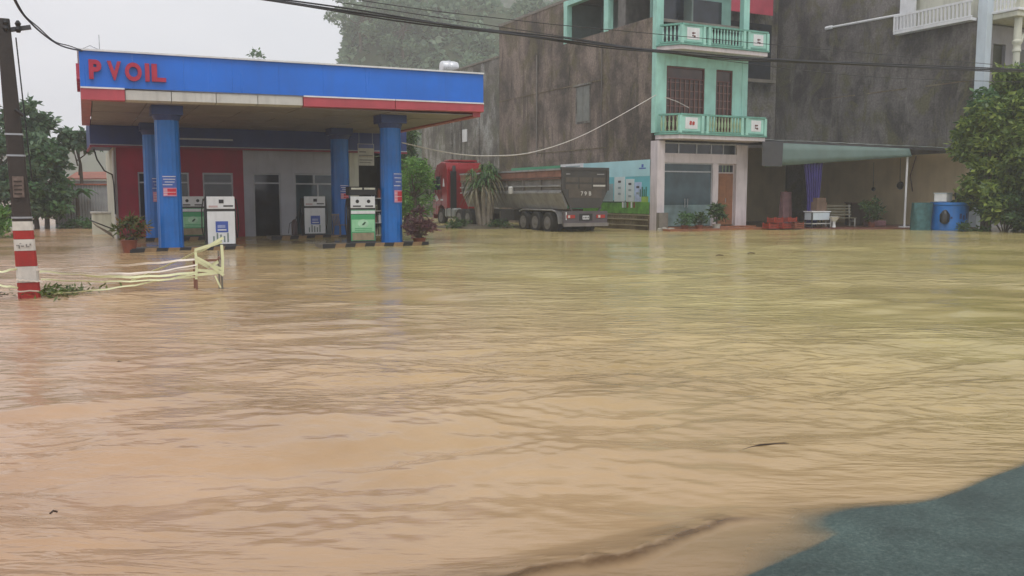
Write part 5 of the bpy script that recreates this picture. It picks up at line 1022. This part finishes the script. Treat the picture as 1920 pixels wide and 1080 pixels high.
m = MB(); m.box(-.2, 16.45, 2.3, -.02, 16.6, 3.0); m.tube([(0, 16.5, 3.0), (-.12, 16.5, 3.05), (-.12, 16.5, 2.9)], .02, 6); part('mirror', m, black, cab)
m = MB(); m.tube([(.45, 14.35, 1.1), (.45, 14.35, 3.75)], .11, 8); tp2('exhaust_stack', m, darkgrey)
m = MB(); m.box(.15, 14.2, 1.05, .55, 14.25, 3.4); tp2('cab_shield', m, black)
for z in (2.2, 2.8, 3.3): m = MB(); m.box(.7, 14.47, z, 2.3, 14.497, z+.05); part('back_rib', m, truckred, cab)
m = MB(); m.box(.75, 12.4, .8, .95, 16.9, 1.05); m.box(1.55, 12.4, .8, 1.75, 16.9, 1.05); tp2('tractor_frame', m, trailerdk)
m = MB(); m.box(.02, 13.45, .52, .62, 14.9, 1.1); ft = tp2('fuel_tank', m, M('dull_alu_tank', (.34, .36, .35), .4, .2, 2, metal=.5, dirt=.5), bevel=.08)
for y in (13.8, 14.5): m = MB(); m.box(-.0, y, .5, .64, y+.05, 1.12); part('tank_strap', m, darkgrey, ft)
wheel(.0, 15.5, -1, False); wheel(2.5, 15.5, 1, False); wheel(-.02, 12.6, -1); wheel(2.52, 12.6, 1); wheel(-.02, 11.3, -1); wheel(2.52, 11.3, 1)
m = MB(); m.box(.1, 16.9, .4, 2.4, 17.1, .8); tp2('front_bumper', m, truckred)

# muddy verge, multi-stemmed palm and scrub in front of the truck
m = MB(); N = 26; cs = []
rv = np.random.default_rng(4)
for r_, z in ((1., -.15), (.85, .06), (.55, .13), (.25, .16)): cs.append([(r_*2.9*(1+.12*math.sin(3*q+r_))*math.cos(q), r_*2.4*(1+.1*math.sin(5*q))*math.sin(q), z+rv.uniform(-.02, .02)) for q in [6.2832*j/N for j in range(N)]])
m.rings(cs, N); mo = solo('mud_bank', m, M('dark_mud', (.09, .075, .045), .7, .4, 2, bump=.6), 'low muddy bank under the palm in front of the truck', 'mud bank', (20.4, 44.6, 0), R(-62))
mo['kind'] = 'stuff'
pm = thing('fan_palm', 'multi-stemmed palm with drooping leaves standing before the dump truck', 'palm', (20.55, 43.6, .05))
rp_ = random.Random(5)
tops = []
for i in range(9):
    a = 6.283*i/9; b0 = (.28*math.cos(a), .22*math.sin(a), -.1); sp = rp_.uniform(.25, .72); hh = rp_.uniform(2.0, 3.1); t1 = (b0[0]+sp*.35*math.cos(a), b0[1]+sp*.3*math.sin(a), hh*.5); t2 = (sp*math.cos(a), sp*.8*math.sin(a), hh)
    m = MB(); m.tube([b0, t1, t2], [.14, .11, .08], 7); part('stem', m, palebark, pm, smooth=True); tops.append(t2)
for i, tpp in enumerate(tops):
    for k in range(4):
        m = MB(); base = Vector(tpp)
        for j in range(9):
            a = rp_.uniform(0, 6.283); e = rp_.uniform(.1, 1.3); d = (math.cos(a)*math.cos(e), math.sin(a)*math.cos(e), math.sin(e)); strap(m, base+Vector((0, 0, .1*k)), d, rp_.uniform(.5, .85), .075, rp_.uniform(.5, 1.3))
        part('leaf_tuft', m, gpalm if (i+k) % 3 else gmid, pm)
m = MB()
for i, tpp in enumerate(tops):
    for j in range(10):
        a = rp_.uniform(0, 6.283); q = Vector(tpp)+Vector((0, 0, -.1)); strap(m, q, (math.cos(a)*.45, math.sin(a)*.45, .1), rp_.uniform(.7, 1.2), .08, 1.3)
part('dead_skirt', m, M('dry_leaf', (.17, .15, .09), .8, .3, 4), pm)
def shrub(label, x, y, h, rx, n, leaf, ls, name='shrub', group=None, nc=16, aspect=.35, seed=0, base=-.1, shape='mound', r=(.2, .45), droop=.1, cat='shrub'):
    rng = np.random.default_rng(seed+1); t = thing(name, label, cat, (x, y, base), 0, group); cl = crown_clumps(0, 0, .15, h, rx, nc, rng, shape, r); m = MB()
    for c in cl[::2]: m.tube([(0, 0, -.1), (c[0]*.5, c[1]*.5, c[2]*.6), c[:3]], [.03, .02, .01], 5)
    part('stems', m, bark, t); P = clump_points(cl, n, rng); P[:, 2] = np.maximum(P[:, 2], .05); V, F = leaves(P, ls, aspect, droop, rng); link('foliage', npmesh('foliage', V, F, leaf), t); return t
shrub('low scrub on the mud bank left of the palm stems', 19.2, 44.0, .5, .8, 500, gdark, .18, nc=10, seed=2)
shrub('low weeds between the palm and the trailer wheels', 21.0, 42.6, .45, .6, 350, gdark, .16, nc=8, seed=3)
# green trees between the shop and the truck
tree('leafy_tree', 'bright green bushy tree right behind the front right canopy column', 17.2, 45.5, 3.9, 1.15, 3200, gfresh, .24, z0=.7, shape='round', nc=30, r=(.25, .5), seed=2, aspect=.3)
tree('leafy_tree', 'tall dark tree rising behind the shop, right of the canopy', 20.6, 61.0, 8.6, 2.7, 5200, gdark, .34, z0=2.4, nc=30, seed=4, r=(.5, .95))
tree('leafy_tree', 'dark green tree in the gap between the shop and the red truck cab', 19.6, 53.5, 6.0, 1.7, 3600, gdark, .3, z0=1.0, nc=26, seed=6)
tree('leafy_tree', 'dark foliage behind the shop storage opening', 17.0, 52.5, 4.6, 1.4, 2400, gdark, .3, z0=1.0, nc=20, seed=7)

# ------------------------------------------------------------------ left background: trees, sheet fence, red-roofed house
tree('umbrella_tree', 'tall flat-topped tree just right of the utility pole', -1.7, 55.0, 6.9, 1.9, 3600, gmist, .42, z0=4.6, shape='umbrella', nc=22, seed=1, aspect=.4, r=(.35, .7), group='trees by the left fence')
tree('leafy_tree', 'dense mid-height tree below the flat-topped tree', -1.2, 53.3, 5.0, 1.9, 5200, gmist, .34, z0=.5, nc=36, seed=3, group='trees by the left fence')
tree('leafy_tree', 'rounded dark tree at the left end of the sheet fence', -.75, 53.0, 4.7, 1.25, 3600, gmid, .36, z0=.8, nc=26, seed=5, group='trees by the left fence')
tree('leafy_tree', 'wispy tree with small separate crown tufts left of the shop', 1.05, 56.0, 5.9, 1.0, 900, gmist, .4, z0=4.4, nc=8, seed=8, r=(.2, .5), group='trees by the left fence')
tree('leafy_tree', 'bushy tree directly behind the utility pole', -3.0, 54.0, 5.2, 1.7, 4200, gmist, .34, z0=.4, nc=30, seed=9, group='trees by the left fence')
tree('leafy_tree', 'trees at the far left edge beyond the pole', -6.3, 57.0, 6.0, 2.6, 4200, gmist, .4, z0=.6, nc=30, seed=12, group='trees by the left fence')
shrub('bright yellow-green bush at the left edge of the picture', -2.75, 42.6, 1.5, 1.25, 2200, gfresh, .22, nc=22, seed=5, base=-.15)
shrub('low weeds at the foot of the grey sheet fence', .9, 52.6, .55, 1.1, 700, gmid, .2, nc=14, seed=6)
bkt = thing('broad_leaf_plant', 'broad-leaved plant arching over the sheet fence', 'plant', (.75, 53.9, 0))
for i in range(11):
    m = MB(); a = rp_.uniform(0, 6.283); strap(m, (0, 0, 1.8), (math.cos(a)*.7, math.sin(a)*.7, rp_.uniform(.5, 1.2)), rp_.uniform(1.1, 1.8), .42, .75, 6); part('leaf', m, gmid, bkt)
m = MB(); m.tube([(0, 0, -.3), (.05, 0, 1.0), (0, 0, 1.9)], [.12, .1, .07], 7); part('stem', m, bark, bkt)
fc = thing('sheet_fence', 'pale grey corrugated metal fence with a rusty top left of the shop', 'fence', (-.35, 54.9, 0))
for i in range(9):
    m = MB(); x0 = .42*i; n = 6; vs = []
    for j in range(n+1): vs += [(x0+.415*j/n, .03*(j % 2), -.3), (x0+.415*j/n, .03*(j % 2), 2.35)]
    m.add(vs, [(2*j, 2*j+2, 2*j+3, 2*j+1) for j in range(n)]); o = part('metal_sheet', m, sheet, fc); o.modifiers.new('t', 'SOLIDIFY').thickness = .004
m = MB(); m.bar((0, -.03, 2.38), (3.78, -.03, 2.38), .07, .09); part('top_rail', m, roofred, fc)
lh = thing('red_roofed_house', 'low house with a faded red roof behind the sheet fence', 'house', (.3, 58.0, 0)); m = MB(); m.box(.2, .3, -.3, 6, 4, 2.65); part('wall', m, greywall, lh)
m = MB(); m.add([(0, 0, 2.75), (6.3, 0, 2.85), (6.3, 2.2, 3.3), (.6, 2.2, 3.2), (0, 0, 2.68), (6.3, 0, 2.78), (6.3, 2.2, 3.23), (.6, 2.2, 3.13)], [(0,1,2,3), (7,6,5,4), (0,4,5,1), (2,6,7,3), (3,7,4,0), (1,5,6,2)]); part('roof', m, roofred, lh)

# ------------------------------------------------------------------ right: climbing greenery in front of the white house
tree('climber_tree', 'big leafy tree covering the foot of the white corner pier', 43.0, 28.2, 8.1, 2.1, 9500, gclimb, .38, z0=1.0, nc=56, seed=1, r=(.4, .8), group='greenery before the white house')
tree('leafy_tree', 'upper cool-green sprays against the white house front', 44.6, 28.8, 8.7, 1.5, 2400, gcool, .34, z0=6.2, nc=16, seed=21, r=(.3, .6), group='greenery before the white house')
tree('leafy_tree', 'loose branch of leaves reaching over the tin roof end', 41.6, 29.0, 7.3, 1.4, 2600, gmid, .36, z0=3.4, nc=22, seed=22, r=(.3, .6), group='greenery before the white house')
tree('leafy_tree', 'dense dark tree at the right edge beside the tank', 43.0, 25.6, 7.2, 2.2, 9000, gclimb, .34, z0=.8, nc=40, seed=23, r=(.4, .8), group='greenery before the white house')
tree('leafy_tree', 'bright leafy tree in front of the shed roof end and blue tank back', 41.15, 28.4, 6.6, 1.75, 7500, gclimb, .34, z0=.9, nc=46, seed=24, r=(.35, .7), group='greenery before the white house')
shrub('rounded hedge bush on the waterline right of the blue tank', 41.2, 27.6, 2.1, 1.5, 4800, gdark, .24, nc=26, seed=8, r=(.3, .5), base=-.15, group='bushes on the right waterline')
shrub('low dark bush at the right edge of the waterline', 41.6, 25.2, 2.1, 1.6, 3400, gyellow, .24, nc=26, seed=9, r=(.3, .55), base=-.15, group='bushes on the right waterline')
shrub('small bush in front of the blue tank corner', 39.6, 28.5, .45, .6, 400, gdark, .16, nc=9, seed=10, base=-.1, r=(.12, .25), group='bushes on the right waterline')

# ------------------------------------------------------------------ overhead cables
def wire(pts, r, mat, label, cat='cable', grp='overhead cables', extra=None):
    m = MB(); P_ = [Vector(p) for p in pts]; out = []
    for i in range(len(P_)-1):                       # Catmull-Rom through the supports
        p0, p1, p2, p3 = P_[max(i-1, 0)], P_[i], P_[i+1], P_[min(i+2, len(P_)-1)]
        for k in range(8): u = k/8; out.append(.5*((2*p1)+(p2-p0)*u+(2*p0-5*p1+4*p2-p3)*u*u+(3*p1-p0-3*p2+p3)*u**3))
    out.append(P_[-1]); m.tube(out, r, 5)
    if extra:
        for a, dz, dy in extra: m.tube([p+Vector((0, dy+.02*math.sin(i*.9+a), dz+.02*math.cos(i*.7+a))) for i, p in enumerate(out)], r*.7, 5)
    return solo('overhead_cable', m, mat, label, cat, group=grp)
wire([(-4.5, 20, 6.9), (-.5, 20, 6.32), (4.31, 20, 6.0), (9.82, 20, 5.77), (14.49, 20, 5.66), (18.58, 20, 5.70), (30.44, 20, 6.14), (40, 20, 6.8)], .028, cable, 'thick black cable bundle crossing the picture in front of the mint house', extra=[(0, .045, .02), (1.5, -.04, -.01)])
wire([(-4, 24, 7.9), (7.03, 24, 7.11), (12.23, 24, 6.97), (17.38, 24, 6.98), (36.5, 24, 7.15)], .012, cable, 'thin black wire above the thick cable bundle')
wire([(6, 21, 6.32), (12.5, 21, 6.0), (17, 21, 5.78), (24, 21, 5.66), (33, 21, 5.98)], .010, cable, 'thin wire just below the bundle before the grey wall')
wire([(-.95, 19, 6.6), (-.71, 22, 5.95), (-.42, 24, 5.76), (.13, 26.5, 5.70), (.72, 28.45, 5.86)], .022, cable, 'dark wire running down from the upper left to the canopy corner', extra=[(0, .05, .03)])
wire([(10.86, 29.9, 3.62), (13.47, 31.4, 3.36), (15.49, 32.3, 3.35), (17.99, 33.3, 3.6), (21.57, 34.8, 4.59), (26.66, 36.5, 6.75)], .022, whitecable, 'white sagging cable from the canopy column to the mint house corner')
wire([(26.9, 36.1, 6.6), (27.5, 35.9, 6.4), (28.1, 35.7, 6.1)], .018, whitecable, 'short white cable end hanging over the lower mint balcony')

# ------------------------------------------------------------------ drizzle haze
m = MB(); m.box(-420, -160, -1.4, 560, 530, 262)
hz = solo('haze', m, [], None, None); hz['kind'] = 'stuff'; hz['label'] = 'pale drizzle haze filling the valley air'
hm = bpy.data.materials.new('haze_air'); hm.use_nodes = True; t = hm.node_tree; t.nodes.clear(); oo = t.nodes.new('ShaderNodeOutputMaterial'); pv = t.nodes.new('ShaderNodeVolumePrincipled')
pv.inputs['Color'].default_value = (.97, .98, 1, 1); pv.inputs['Density'].default_value = .0013; t.links.new(pv.outputs[0], oo.inputs['Volume']); hz.data.materials.append(hm)
